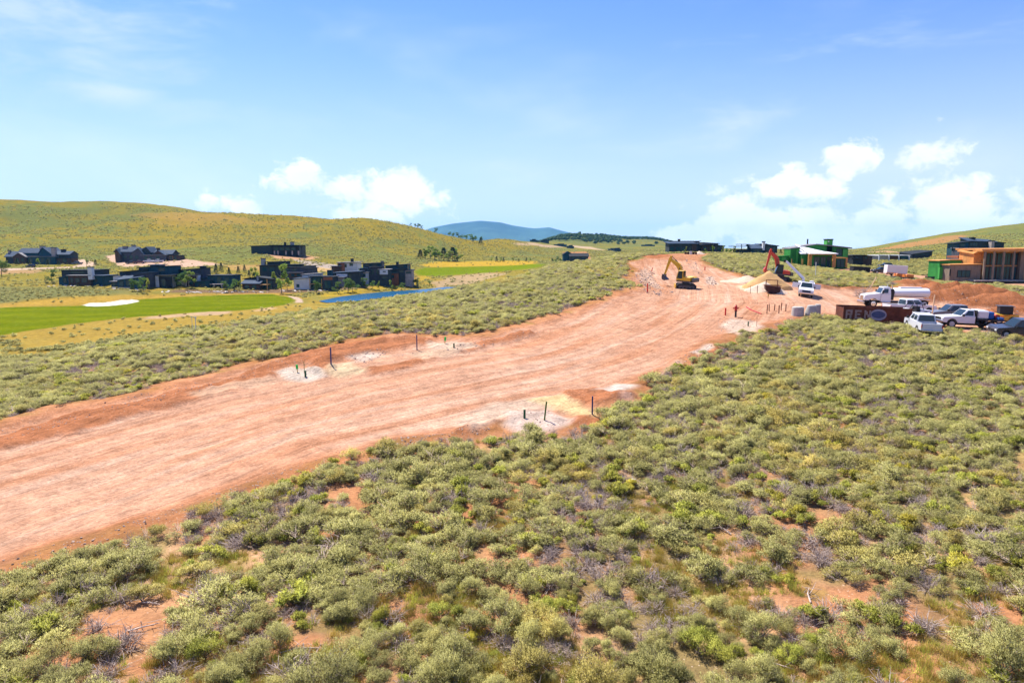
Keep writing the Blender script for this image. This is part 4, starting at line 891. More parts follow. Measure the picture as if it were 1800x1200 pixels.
# --- villas beside the fairway
h = House('villa', 'dark villa with a tall white chimney, leftmost of the row beside the fairway', 143, 268, 'villa', GV)
h.wing(110, 168, 474.5, 474, 3, 13, CHAR, ROOFD).wing(104, 122, 487, 484, -1, 8, TEAL, ROOFB).wing(121, 160, 483.5, 483.5, -1.5, 5, BROWN, ROOFG).wing(160, 181, 484, 484, 0, 9, TEAL, ROOFB, over=.8)
h.chimney(156, 163, 470.5, 487, -2, WHITE, 1.8)
for a, b in ((112, 118), (124, 130), (133, 141), (144, 154)): h.win(a, b, 488.5, 497, -1.05 if a < 120 else -1.55)
h.win(165, 172, 488, 495, 0).win(126, 150, 476.5, 481, 3, 3)
h = House('villa', 'villa with a sloping blue metal roof and small white tower beside the fairway', 226, 265, 'villa', GV)
h.wing(212, 250, 477.5, 474, 5, 14, CHAR, ROOFD).wing(207, 248, 491, 486.5, -2, 7, TEAL, ROOFB, bl=480, br=480).wing(196, 211, 494, 494, -1, 7, CHAR, ROOFG).wing(200, 214, 484, 483, 3, 8, WHITE, ROOFB)
h.wing(236, 262, 480, 478.5, 1, 9, PURP, ROOFB)
h.box('wall_panel', 247.5, 250, 486, 496, .7, 1.1, WHITE).win(198, 204, 497, 504, -1).win(210, 218, 494, 504, -2).win(222, 232, 492, 503, -2).win(252, 258, 487, 496, 1)
h.box('patio', 192, 228, 505, 506.5, -4, 0, GREYC)
h = House('villa', 'blue-black box villa with flat roof behind the trees, fourth roofline from the left', 273, 272, 'villa', GV)
h.wing(246, 297, 469.5, 467, 3, 14, TEAL, ROOFD).wing(262, 300, 483.5, 483, -1, 3.5, GREYC, ROOFD, over=.9).wing(266, 282, 465, 465, 8, 13, TEAL, ROOFB)
h.box('wall_panel', 274, 279.5, 483.8, 506, -1.6, -.9, WHITE).win(264, 272, 489, 495, -1).win(264, 272, 498, 506, -1).box('wall_panel', 280, 303, 486, 507, -1.3, -1.02, TRIM).win(284, 292, 490, 506, -1.35).win(252, 262, 472, 478, 3).win(280, 292, 471, 477, 3)
h = House('villa', 'low villa with long dark shed roof and pale garden wall beside the fairway', 328, 278, 'villa', GV)
h.wing(309, 357, 475, 471, 6, 14, PURP, ROOFD, over=.8).wing(302, 342, 483, 484, 1, 6, BROWN, ROOFD).box('garden_wall', 304, 328, 493.5, 505, -1.5, -1.1, STONE).chimney(353, 361, 469, 478, 9, TRIM, 2)
h.win(313, 326, 477, 481, 6, 2).win(327, 330, 476.5, 481, 5.9).win(310, 318, 496, 505, -1.52).win(330, 340, 488, 500, 1)
h = House('villa', 'two-storey dark villa with white tower and pale balcony rail by the fairway', 378, 280, 'villa', GV)
h.wing(366, 407, 483.5, 483.5, 2, 12, TEAL, ROOFD, over=.5).wing(343, 368, 494.5, 492, -1, 7, TEAL, ROOFB).wing(350, 367, 487, 487, 3, 8, CHAR, ROOFB).chimney(344, 350, 483.5, 496, 1, WHITE, 2)
h.box('balcony', 369, 391, 499, 500.4, -1.5, 2, STONE).post(377, 500, 510, -1.2, STONE, .25).post(390, 500, 510, -1.2, STONE, .2).win(371, 379, 487, 497, 2).win(382, 390, 487, 497, 2).win(370, 376, 502, 509, 2).win(380, 389, 502, 509, 2).win(349, 361, 499, 508, -1, 2).win(395, 403, 488, 496, 2)
h = House('villa', 'small brown villa with a blue lean-to roof standing apart by the green', 452, 284, 'villa', GV)
h.wing(430, 452, 489, 486.5, 3, 10, CHAR, ROOFD).wing(452, 481, 486.5, 490, 2, 10, CHAR, ROOFD).wing(426, 456, 497.5, 497.5, -2, 4, BROWN, ROOFB, bl=489.5, br=489.5).box('balcony', 457, 470, 500, 501.2, -2, 2, OSBD)
h.chimney(452, 455, 486, 492, 1, GREYC, 1).post(470, 491, 510, -1.8, OSBD, .15).win(458, 468, 492, 499, 2).win(458, 468, 502, 510, 2).win(430, 438, 501, 509, -2).win(443, 451, 501, 509, -2).win(472, 479, 494, 508, 2)
h = House('villa', 'long dark villa with a square tower chimney above the fairway trees', 500, 318, 'villa', GV)
h.wing(457, 525, 466, 464.5, 3, 12, CHAR, ROOFD, over=1.2).wing(471, 503, 460, 459, 5, 12, CHAR, ROOFD, over=.8).wing(500, 549, 468.5, 470.5, -1, 8, PURP, ROOFD).wing(508, 532, 478.5, 478.5, -3, 3, BROWN, ROOFG).wing(533, 549, 467, 467, 3, 10, CHAR, ROOFD)
h.chimney(460, 466, 455, 466, 4, GREYC, 2).win(462, 470, 469, 477, 3).win(474, 484, 469, 478, 3).win(503, 510, 471, 476, -1).win(514, 522, 472, 477, -1).win(512, 518, 481, 486, -3).win(522, 529, 481, 486, -3).win(536, 546, 472, 480, 3)
h = House('villa', 'white-walled villa with a grey lean-to roof right beside the pond meadow', 548, 285, 'villa', GV)
h.wing(517, 546, 489, 487.5, 0, 9, WHITE, ROOFB).wing(545, 570, 485.5, 485, 1, 10, TEAL, ROOFD).wing(568, 585, 485.5, 486, -1, 8, CHAR, ROOFD).wing(532, 562, 482, 480, 8, 14, WHITE, ROOFG).chimney(576, 584, 476, 487, 6, TEAL, 2)
h.box('wall_panel', 569, 585, 486.5, 492, -1.25, -1.02, WOODR).box('balcony', 545, 566, 498.5, 499.6, -1.2, 1, OSBD).post(545, 490, 508, -1, OSBD, .13).post(566, 490, 508, -1, OSBD, .13)
h.win(521.5, 526.5, 499.5, 505, 0).win(547, 554, 489, 497, 1).win(557, 564, 489, 497, 1).win(547, 564, 501, 508, 1, 2).win(571, 582, 494, 507, -1, 2)
h = House('villa', 'dark green villa with a long white-edged shed roof facing the pond', 605, 297, 'villa', GV)
h.wing(586, 632, 479, 476.5, 0, 10, CHAR, ROOFB, over=.6).box('wall_panel', 592, 611, 481.5, 486.5, -.5, -.02, WHITE).wing(586, 604, 487, 487, -3, -.5, STONE, ROOFG).wing(620, 632, 478.5, 478.5, -1.5, -.02, CHAR, ROOFD)
h.win(613, 619, 481, 490, 0).win(589, 595, 490, 496, -3).win(606, 618, 492, 499, 0, 2)
h = House('white_house', 'white house with a black chimney standing behind the pond villas', 610, 345, 'villa', GV)
h.wing(603, 629, 460.5, 460, 0, 9, WHITE, ROOFG, over=.9).wing(594, 606, 461, 461.5, -.5, 6, WOODR, ROOFG).wing(583, 600, 467, 467, -1, 6, BROWN, ROOFG).chimney(617, 621.5, 455.5, 462, 3, TRIM, 1.6).win(615, 621, 462.5, 467.5, 0).win(606, 610, 464, 470, 0).win(596, 599, 463.5, 469, -.5)
h = House('villa', 'dark two-storey villa with a white corner wall, second from the right of the pond row', 655, 308, 'villa', GV)
h.wing(639, 670, 463, 461.5, 5, 14, TEAL, ROOFD, over=.9).wing(633, 650, 471.5, 470, 0, 7, CHAR, ROOFB).wing(650, 668, 469, 469, 1, 8, PURP, ROOFD).wing(633, 647, 478, 478, -2.5, 0, WHITE, ROOFG).wing(667, 684, 473, 473, -1, 6, CHAR, ROOFG).chimney(670, 674, 460, 470, 8, STONE, 2)
h.box('wall_panel', 668, 682, 474, 482.5, -1.45, -1.02, WHITE).win(673.5, 678.5, 476.5, 478.5, -1.46).win(642, 650, 464.5, 468.5, 5).win(655, 664, 464.5, 468.5, 5).win(653, 658, 473, 482, 1).win(661, 666, 473, 482, 1).win(636, 643, 481, 487, -2.5).win(672, 680, 485, 491, -1)
h = House('villa', 'villa with a rising dark roof and a timber pergola, rightmost beside the pond', 702, 318, 'villa', GV)
h.wing(678, 716, 467, 464, 2, 12, TEAL, ROOFD, over=.9).wing(688, 712, 474, 472, -1, 5, CHAR, ROOFD).wing(712, 725, 474, 474, 0, 6, STONE, ROOFB).wing(686, 700, 480, 480, -3, 1, WOODR, ROOFD)
for u in (718, 722): h.post(u, 464.8, 474, 1, OSBD, .15)
h.chimney(697, 701, 461.5, 466, 5, TRIM).win(691, 699, 476, 479.5, -1).win(702, 710, 474.5, 479.5, -1).win(700, 710, 466.8, 470.5, 2, 2).win(689, 693, 483, 489, -3).win(714, 723, 477, 481, 0)
# --- distant houses in the middle
h = House('far_house', 'dark roofed house with red soil bank behind, at the head of the valley', 1015, 470)
h.ridge(1002, 1034, 450, 445, 0, 10, CHAR, ROOFD).gable(990, 998, 1008, 446.5, 441.5, 447, 5, 14, TEAL, ROOFD).wing(1005, 1033, 446, 445, 10, 16, WOODR, WOODR).win(1005, 1010, 451, 455, 0).win(1014, 1019, 451, 455, 0).win(1023, 1028, 451, 455, 0)
FG = 'distant dark houses under the forested ridge'
for i, (u, d, w_, hh, lb) in enumerate([(938, 1100, 12, 4, 'leftmost tiny dark house on the pale cut below the blue mountain'), (958, 1120, 14, 5, 'tiny dark house just right of the pale cut below the blue mountain'), (985, 1100, 22, 3.5, 'long low dark house in the distant row below the ridge'),
                                        (1003, 1040, 12, 4.5, 'distant dark block above the red soil bank'), (1078, 900, 15, 3.5, 'small dark house among green scrub left of the road crest'), (1086, 820, 12, 5, 'blue-grey roofed house just below its dark neighbour on the green ridge'), (1140, 1300, 22, 2.5, 'far long dark house beside a pale track on the green ridge')]):
    h = House('far_house', lb, u, d, group=FG); h.wing(u-w_/2, u+w_/2, h.vb-hh, h.vb-hh*.9, 0, 12, CHAR if i % 2 else TEAL, ROOFB if i == 5 else ROOFD).wing(u-w_*.2, u+w_*.3, h.vb-hh*1.3, h.vb-hh*1.35, 4, 14, CHAR, ROOFD)
    h.win(u-w_*.35, u-w_*.2, h.vb-hh*.7, h.vb-hh*.25, 0).win(u+w_*.1, u+w_*.3, h.vb-hh*.7, h.vb-hh*.25, 0)
# --- houses behind the road crest
h = House('black_house', 'low black house with a pale shed roof right behind the road crest', 1205, 318)
h.wing(1176, 1226, 427.5, 427.5, -1, 7, CHAR, ROOFB, bl=424.5, br=424.5, over=.7).wing(1177, 1229, 423.5, 423.5, 6.5, 12, CHAR, ROOFD).wing(1224, 1231, 426, 432, 1, 9, TRIM, ROOFD)
h.box('wall_panel', 1216, 1224, 429.5, 441, -1.3, -1.02, BROWN).chimney(1192, 1195, 421.5, 424, 8, TRIM).win(1178, 1184, 434, 441, -1, 2).win(1188, 1196, 434, 441, -1, 2).win(1199, 1208, 434, 441, -1, 2).win(1210, 1215, 434, 441, -1)
h = House('brown_house', 'low brown flat-roofed annex between the black house and the saplings', 1252, 322)
h.wing(1232, 1258, 430, 429.5, 2, 10, BROWN, ROOFD, over=.7).wing(1256, 1272, 430, 431.5, 0, 9, PURP, ROOFD).wing(1236, 1262, 426, 427.5, 8, 15, STONE, ROOFD).win(1236, 1242, 433, 441, 2).win(1247, 1253, 433, 441, 2).win(1260, 1266, 433, 441, 0)
h = House('pavilion_house', 'black house with stepped flat roofs and a pale square chimney on the skyline', 1335, 305)
h.wing(1322, 1344, 436, 436, 0, 6, TEAL, ROOFB, bl=430.5, br=429).wing(1322, 1345, 431.5, 428.5, 6, 13, CHAR, ROOFD).wing(1343, 1366, 428.5, 431.5, 0, 10, CHAR, ROOFD).wing(1296, 1322, 438.5, 438, 2, 8, CHAR, ROOFD)
h.box('upper_roof', 1300, 1318, 429, 430, 3, 9, TRIM).box('lower_roof', 1290, 1312, 432.3, 433.5, 0, 8, TRIM).post(1303, 430, 443, 4, TRIM).post(1314, 430, 443, 4, TRIM).post(1292, 433.5, 443, 1, TRIM).chimney(1340.5, 1344, 425.5, 436, -.8, WHITE, 1.4)
h.win(1325, 1338, 437.5, 443, 0, 3).win(1346, 1354, 433, 442, 0).win(1357, 1363, 434, 442, 0).win(1299, 1306, 439.5, 443, 2)
# --- the green sheathed house under construction
h = House('green_house_shell', 'bright green sheathed house shell with white membrane roof and orange timber porch', 1440, 205)
h.gable(1390, 1433, 1489, 434.5, 428.5, 434.5, 9, 14, GRN, ROOFG, .8).wing(1388, 1404, 436, 434.2, 4, 8.9, GRN, ROOFG, over=.1)
h.wing(1408, 1424, 445, 445, 2, 9, GRN, ROOFW, over=.3, bl=435, br=434).wing(1424, 1466, 445.2, 445.2, 0, 10, GRN, ROOFW, bl=430.5, br=440, over=.7)
h.box('corner_pier', 1398.5, 1402, 439, 464, 3.6, 4.4, GRND).chimney(1451, 1461, 422, 440, 9, GRND, 2.2)
h.box('window_hatch', 1452.5, 1455, 423.5, 425.5, 8.85, 8.98, WHITE).box('porch_beam', 1423, 1467, 445.8, 448.2, -2.3, -1.7, OSBD).box('porch_beam', 1465, 1489, 452.5, 454.2, -1.5, 8, OSB)
for i in range(15): MB().box(h.X(1424.5+i*2.95, -2)-.06, h.X(1424.5+i*2.95, -2)+.06, -2.0, -.02, h.Z(447.2, -1), h.Z(446.4, -1)).build('rafter', OSB, h.o)
for u in (1421, 1424.5, 1463.5, 1466.5): h.post(u, 447, 470, -2, OSB, .22)
for u in (1487, ): h.post(u, 454, 470, -1.2, OSB, .22)
for u in (1391, 1408.5, 1410.5): h.post(u, 455, 466, 1.4, OSBD, .08)
h.win(1430, 1440, 451, 470, -.02, 2, glass=GLASS).win(1441.5, 1451, 451, 470, -.02, 2).win(1452.5, 1460, 451, 470, -.02, 2).win(1468, 1479, 437, 450, 9, 2).box('wall_panel', 1480, 1488, 439, 452, 8.8, 8.98, GRND)
h.win(1470, 1484, 455.5, 470, 8.95, 2).wing(1364, 1386, 450, 449, 4, 7, GRN, GRN, over=.1).box('wall_panel', 1374, 1381, 452, 458, 2.9, 2.98, GRND)
h.box('vent_stack', 1416.6, 1418.2, 420, 429.5, 14, 14.4, TRIM)
# --- houses at right
h = House('ridge_house', 'blue-roofed black house with two chimneys on the slope behind the timber framed house', 1712, 300)
h.wing(1675, 1700, 427, 424, 1, 6, TEAL, ROOFD, over=.8).wing(1700, 1748, 422.5, 424.5, 3, 9, CHAR, ROOFB, bl=417.5, br=421).wing(1684, 1716, 435.5, 435.5, -3, 2, PURP, ROOFG, over=.4).wing(1745, 1762, 424.5, 426, 4, 12, CHAR, ROOFD)
h.chimney(1705, 1711, 418.5, 425, 6, TRIM, 2).chimney(1740, 1745, 424, 433, 0, STONE, 2).win(1671, 1680, 431, 441, 1).win(1684, 1694, 428, 434, 1).win(1688, 1698, 438, 445, -3).win(1701, 1711, 438, 445, -3).win(1702, 1716, 426, 433, 3, 3)
h = House('bunker_house', 'very low black flat-roofed house set into the hillside', 1620, 420); h.wing(1603, 1638, 446, 441, 0, 14, TRIM, ROOFD, bl=443, br=439.5, over=1).win(1608, 1632, 446, 448, -.05, 4)
h = House('timber_frame_house', 'tall timber framed house shell with orange roof edge and a row of pale posts', 1725, 148, 'house')
h.wing(1724, 1830, 437.2, 436.2, 1.5, 8, OSBD, OSB, over=1.2, th=.35, bl=436.6, br=435.8).wing(1708, 1724, 444, 439.5, 2, 7, OSB, OSB, over=.3, bl=440, br=438)
for i, u in enumerate((1727, 1743, 1760, 1778)): h.post(u, 442, 493, -1.6, TAN, .16)
h.box('roof_beam', 1722, 1830, 440, 442.2, -1.8, 1.3, OSB); 
for i in range(6): h.win(1725+i*12, 1736.4+i*12, 445, 466, 1.4, 2, frame=BROWN).win(1725+i*12, 1736.4+i*12, 468.5, 492, 1.4, 2, frame=BROWN)
h.box('wall_panel', 1790, 1798, 440, 493, .6, 1.35, TAN).box('slab', 1714, 1800, 492.5, 494.5, -2.6, 1.3, GREYC)
h.wing(1668, 1722, 464.5, 463.5, 0, 3.5, TAN, OSB, over=.3, th=.2).win(1681, 1704, 475, 487.5, -.02, 3).win(1667.5, 1669.5, 473, 485, -.02)
h.wing(1663, 1706, 456.2, 456, 6, 9, GRND, OSB, over=.2, th=.2).wing(1649, 1664, 457.5, 456.5, 3, 7, GRN, OSB, over=.2, th=.15)
h.box('green_door', 1650, 1656.6, 470, 490, 2.4, 2.95, GRND).box('green_door', 1657, 1663.5, 470, 490, 2.4, 2.95, GRND).box('scaffold_deck', 1680, 1704, 449.5, 453.5, 9, 13, WOODR)
for u in (1685, 1690, 1695, 1700): h.post(u, 447, 450, 9, TRIM, .1)
h = House('covered_walkway', 'long pale-roofed open shed with dark bays behind the yard', 1572, 250, 'shed')
for (a, b, m_) in ((1544, 1561, GREYC), (1562, 1577, BROWN), (1582, 1596, TEAL)): h.wing(a, b, 448.2, 448.2, 0, 7, m_, WHITE, over=.5, vb=456)
for u in (1544, 1561.5, 1579, 1597): h.post(u, 448, 458, -.9, WHITE, .16)
h = House('dark_outbuilding', 'low dark brown outbuilding just right of the green house shell', 1515, 245, 'shed')
h.wing(1499, 1516, 448.5, 448, 0, 7, TRIM, ROOFD).wing(1514, 1532, 448, 449.5, 1, 7, BROWN, ROOFD).win(1502, 1508, 451, 455, 0).win(1518, 1524, 451, 455, 1).box('deck', 1496, 1514, 453.6, 455.4, -1.5, 0, TRIM)

# ------------------------------------------------------------------ trees
BARK = plain('tree_bark', (.20, .16, .12), .9, .3, 3); CONI = leafmat('conifer_needles', (.035, .075, .03), (.07, .12, .045), (.07, .10, .03), .15); ASPN = leafmat('aspen_leaves', (.20, .30, .045), (.34, .42, .07), (.42, .42, .06), .45); DECI = leafmat('dark_leaves', (.08, .16, .035), (.15, .25, .055), (.17, .23, .05), .35)
def crown(seed, kind):
    rs_ = np.random.RandomState(seed)
    if kind == 'conifer':
        n_ = 900; t_ = rs_.rand(n_)**.8; a = rs_.rand(n_)*6.283; layer = .75+.35*np.sin(t_*40); rr = (1-t_)*.24*layer*(.5+.6*rs_.rand(n_)); b = np.stack([np.cos(a)*rr, np.sin(a)*rr, .08+t_*.9], 1)
        d = np.stack([np.cos(a), np.sin(a), -.25+.5*rs_.rand(n_)], 1); L = np.full(n_, .07); wd_ = np.full(n_, .035)
    else:
        n_ = 1000; lo = rs_.normal(size=(9, 3))*np.array([.13, .13, .17])+np.array([0, 0, .62]); b = lo[rs_.randint(9, size=n_)]+rnd_unit(n_, rs_)*(.06+.07*rs_.rand(n_))[:, None]*(1.0 if kind == 'tree' else .8)
        if kind == 'aspen': b[:, :2] *= .72
        b[:, 2] = np.maximum(b[:, 2], .18); d = rnd_unit(n_, rs_)+np.array([0, 0, .3]); L = np.full(n_, .05); wd_ = np.full(n_, .035)
    d /= np.linalg.norm(d, axis=1)[:, None]
    return tri_mesh(kind+'_crown', leaf_tris(b, d, L*(.6+.8*rs_.rand(n_)), wd_, rs_), np.repeat(rs_.rand(n_), 3), {'conifer': CONI, 'aspen': ASPN, 'tree': DECI}[kind])
def trunk(seed, kind):
    rs_ = np.random.RandomState(seed); top = (rs_.normal()*.02, rs_.normal()*.02, .9 if kind == 'conifer' else .62); P_ = [([(0, 0, -.08), (rs_.normal()*.01, rs_.normal()*.01, .3), top], .022, .006)]
    for q_ in range(7):
        z0 = .22+.09*q_*.7; a = rs_.rand()*6.28; P_.append(([(0, 0, z0), (math.cos(a)*.07, math.sin(a)*.07, z0+.08), (math.cos(a)*.14, math.sin(a)*.14, z0+.2)], .009, .003))
    tv, tf = twigs(P_); return tri_mesh('trunk', tv, None, BARK, tf)
TR = {k_: [(crown(i+70, k_), trunk(i+90, k_)) for i in range(3)] for k_ in ('conifer', 'aspen', 'tree')}
tn_ = 0
def tree(kind, u, d, hpx, label, group=None, wide=1.0, vb=None):
    """a tree of the given height in photo pixels standing on the ground at depth d"""
    global tn_; tn_ += 1
    x, y, z = at(u, d); hh = hpx*d/F*1.03
    o = empty({'conifer': 'conifer', 'aspen': 'young_aspen', 'tree': 'leafy_tree'}[kind], (x, y, z), tn_*1.7, label, 'tree', group); c_, t_ = TR[kind][tn_ % 3]; link('crown', c_, o); link('trunk', t_, o); o.scale = (hh*wide, hh*wide, hh); return o
villa_trees = [('tree', 3, 300, 22, 1.4, 'bushy tree at the left edge below the gabled lodge'), ('tree', 91, 262, 17, 1.2, 'round green tree left of the leftmost villa'), ('tree', 150, 262, 10, 1.3, 'low shrubby tree below the white chimney villa'), ('tree', 236, 243, 16, 1.5, 'brownish round tree in front of the blue-roofed villa'), ('tree', 252, 243, 18, 1.1, 'green tree between the blue-roofed villa and the box villa'), ('aspen', 178, 275, 18, 1.2, 'slim pale tree right of the white chimney villa'),
               ('aspen', 262, 246, 17, 1, 'slim tree before the white panels of the box villa'), ('tree', 315, 244, 13, 1.4, 'low tree at the pale garden wall'), ('aspen', 332, 243, 25, 1.3, 'tall leafy aspen by the balcony villa'), ('tree', 325, 246, 22, 1.1, 'dark tree beside the tall leafy aspen'), ('tree', 398, 240, 14, 1.4, 'round shrub tree right of the balcony villa'), ('tree', 412, 242, 16, 1.2, 'tree between the balcony villa and the small brown villa'),
               ('aspen', 421, 242, 14, 1, 'pale young tree left of the small brown villa'), ('aspen', 445, 262, 22, 1.2, 'aspen left of the tower chimney villa'), ('aspen', 455, 262, 18, 1.3, 'yellowish aspen beneath the tower chimney'), ('aspen', 480, 255, 22, 1.2, 'aspen directly before the tower chimney villa'), ('aspen', 495, 240, 38, 1.0, 'tallest aspen rising before the tower chimney villa'), ('aspen', 505, 238, 24, 1.0, 'short aspen left of the white-walled villa'),
               ('tree', 556, 231, 18, 1.1, 'green tree before the balcony of the white-walled villa'), ('tree', 593, 233, 15, 1.3, 'green shrub tree right of the rust panels'), ('tree', 612, 236, 20, 1.5, 'broad green tree before the dark green villa'), ('tree', 620, 238, 17, 1.2, 'green tree at the corner of the dark green villa'), ('tree', 643, 250, 13, 1.5, 'green tree before the white corner wall'), ('tree', 655, 250, 12, 1.3, 'brown-green tree before the dark two-storey villa'), ('aspen', 667, 250, 13, 1, 'small yellow-green tree beneath the white panel'), ('aspen', 688, 255, 13, 1, 'yellow-green tree before the rust doorway'),
               ('tree', 706, 258, 11, 1.3, 'round tree at the right villa'), ('tree', 733, 275, 13, 1.4, 'green tree just right of the pond villas'), ('tree', 755, 280, 8, 1.2, 'small green tree by the far fairway path'), ('aspen', 302, 268, 14, 1, 'yellow-green tree between two dark villas'), ('tree', 634, 290, 14, 1.4, 'green shrub at the foot of the white house')]
for k_, u, d, hp_, w_, lb in villa_trees: tree(k_, u, d+(44 if u > 498 else 34 if u > 400 else 30 if u > 300 else 14), hp_*1.3, lb, 'trees planted around the golf villas', w_)
for i, u in enumerate([366, 380, 389, 403, 419, 430, 438, 495, 502, 541, 547]): tree('conifer', u, 320+8*(i % 3), 12+(i*5) % 6, 'small planted conifer on the golden slope behind the villas' if u < 440 else 'small planted conifer below the stilted hillside house', 'young conifers on the golden slope' if u < 440 else 'conifers below the stilted house', 1.2)
for i, u in enumerate([12, 30, 52, 66, 84, 104, 152, 168]): tree('conifer' if i % 3 else 'aspen', u, 385, 9+(i*3) % 5, 'small tree in the garden of the dark gabled lodge', 'garden trees of the gabled lodge', 1.5)
for i, (u, hp_) in enumerate([(739, 12), (748, 14), (756, 16), (764, 17), (772, 14), (780, 16), (788, 15), (796, 18), (804, 16)]): tree('conifer' if i in (0, 5, 7) else 'aspen', u, 520+(i % 3)*6, hp_*1.35, 'dark conifer in the clump at the foot of the hill' if i in (0, 5, 7) else 'yellow-green aspen in the clump at the foot of the hill', 'tree clump at the foot of the hill', 1.9)
for i, (u, hp_) in enumerate([(864, 9), (873, 10), (880, 9), (885, 8), (901, 9), (925, 8), (932, 8), (912, 6)]): tree('conifer' if i % 2 else 'aspen', u, 530, hp_, 'tiny conifer standing along the golden band' if i % 2 else 'tiny aspen standing along the golden band', 'tiny trees along the golden band', 1.3)
for i, (u, d, hp_) in enumerate([(722, 800, 5), (730, 800, 7), (737, 805, 9), (742, 790, 6), (790, 815, 6), (798, 820, 6), (806, 822, 7), (812, 830, 6), (820, 835, 7), (828, 840, 8), (836, 845, 7), (845, 850, 6), (765, 800, 6), (845, 780, 9), (830, 790, 8)]): tree('tree' if i != 13 else 'conifer', u, d, hp_*(1.0 if u < 760 else 1.35), 'dark tree on the shoulder of the left hill', 'dark trees along the shoulder of the left hill', 1.7)
for i, (u, d, hp_, k_) in enumerate([(1205, 300, 11, 'aspen'), (1240, 300, 9, 'aspen'), (1253, 300, 14, 'aspen'), (1271, 300, 13, 'aspen'), (1277, 302, 10, 'tree'), (1285, 300, 9, 'tree'), (1292, 300, 13, 'aspen'), (1332, 290, 5, 'tree'), (1372, 300, 9, 'conifer'), (1380, 300, 8, 'tree')]):
    tree(k_, u, d, hp_, ['sapling before the black house', 'small sapling before the brown annex', 'pale sapling before the brown annex window', 'sapling right of the brown annex', 'dark shrub tree between the skyline houses', 'low dark tree between the skyline houses', 'bright sapling left of the stepped roofs', 'tiny tree before the pavilion house', 'dark conifer right of the pavilion house', 'bushy tree behind the green house shell'][i], 'trees between the skyline houses', 1.3 if k_ != 'aspen' else 1)
for i, (u, d, hp_) in enumerate([(1768, 220, 14), (1778, 225, 17), (1789, 225, 16), (1800, 222, 14)]): tree('tree', u, 285+5*i, hp_, 'green tree right of the blue-roofed ridge house', 'green trees right of the ridge house', 1.3)
for i, (u, d, hp_) in enumerate([(970, 480, 7), (978, 480, 9), (985, 478, 7)]): tree('tree', u, d, hp_, 'green tree left of the dark roofed house in the valley head', 'green trees in the valley head', 1.6)
# ------------------------------------------------------------------ vehicles
def paint_m(name, col_, rough=.28, dust=.25):
    m, N, bs = mat(name); t = N.node('ShaderNodeTexCoord').outputs['Object']; sx_ = N.node('ShaderNodeSeparateXYZ'); N.l.new(t, sx_.inputs[0])
    dn_ = N.math('MULTIPLY', N.ramp(sx_.outputs[2], .3, 1.15, 1, .15), N.ramp(N.noise(t, 1.6, 5, .65), .3, .75, .3, 1)); dn_ = N.math('MULTIPLY', dn_, dust)
    N.set(bs.inputs['Base Color'], N.mix(dn_, tuple(col_)+(1,), (.40, .22, .14, 1))); N.set(bs.inputs['Roughness'], N.math('ADD', N.math('MULTIPLY', dn_, .8), rough, clamp=True)); return m
PW = paint_m('white_paint', (.70, .71, .74)); PS = paint_m('silver_paint', (.60, .61, .65), .3); PK = paint_m('dark_paint', (.022, .03, .045), .22, .35); PG = paint_m('grey_paint', (.13, .14, .17), .3); PR = paint_m('dark_red_paint', (.14, .03, .03))
YEL = paint_m('yellow_machine_paint', (.72, .42, .02), .4, .35); RED = paint_m('orange_red_machine_paint', (.52, .045, .012), .4, .3); ORG = paint_m('orange_paint', (.75, .19, .02), .4); BLU = M_('blue_plastic', .02, .10, .35, .4)
TYRE = M_('tyre_rubber', .03, .028, .027, .9); RIM = M_('bright_wheel_rim', .45, .44, .44, .4); BLK = M_('black_plastic', .02, .02, .022, .5); STEEL = M_('dark_steel', .10, .095, .10, .5, .25, 3, metal=.6); CHROME = M_('chrome', .6, .6, .62, .2, .05, 1, metal=1)
RUST = M_('rusty_steel', .125, .035, .018, .85, .45, 2.0); RUSTD = M_('dark_rusty_steel', .06, .025, .02, .85, .45, 2.0); LITE = M_('headlight_lens', .6, .6, .62, .15); LITR = M_('tail_light_lens', .4, .02, .02, .25); WOODP = M_('pale_wood', .62, .42, .26, .85, .2, 3); CONC = M_('precast_concrete', .42, .40, .37, .9, .15, 3)
mg, N, bs = mat('car_glass'); bs.inputs['Base Color'].default_value = (.02, .035, .045, 1); bs.inputs['Roughness'].default_value = .06; CGL = mg
def veh(name, label, u, d, head, cat, L=5.5, group=None):
    """an Empty on the ground, pitched to the slope it stands on; local +x is the front"""
    x, y, _ = at(u, d); a = R(head); fx, fy = math.cos(a), math.sin(a); g_ = lambda p_, q_: float(look(ZT, np.array([p_]), np.array([q_]))[0])
    zf = g_(x+fx*L*.35, y+fy*L*.35); zr = g_(x-fx*L*.35, y-fy*L*.35); zl = g_(x-fy*.9, y+fx*.9); zq = g_(x+fy*.9, y-fx*.9)
    o = empty(name, (x, y, (zf+zr)/2-.02), 0, label, cat, group); o.rotation_euler = (math.atan2(zl-zq, 1.8)*.6, -math.atan2(zf-zr, L*.7), a); return o
def wheel(o, x, y, r_=.4, w_=.26, rimm=None, rr=.6):
    t = MB().lathe([(-w_/2, r_*.72), (-w_/2, r_*.93), (-w_*.3, r_), (w_*.3, r_), (w_/2, r_*.93), (w_/2, r_*.72)], (x, y, r_), 'y', 18).build('wheel', TYRE, o, smooth=True)
    s_ = 1 if y > 0 else -1
    MB().lathe([(-.02, r_*rr), (.02, r_*rr), (.035, r_*rr*.5), (.04, .03)], (x, y+s_*(w_/2+.002)-(.0), r_), 'y', 14).build('rim', rimm or RIM, t, smooth=True) if s_ > 0 else MB().lathe([(-.04, .03), (-.035, r_*rr*.5), (-.02, r_*rr), (.02, r_*rr)], (x, y-(w_/2+.002), r_), 'y', 14).build('rim', rimm or RIM, t, smooth=True)
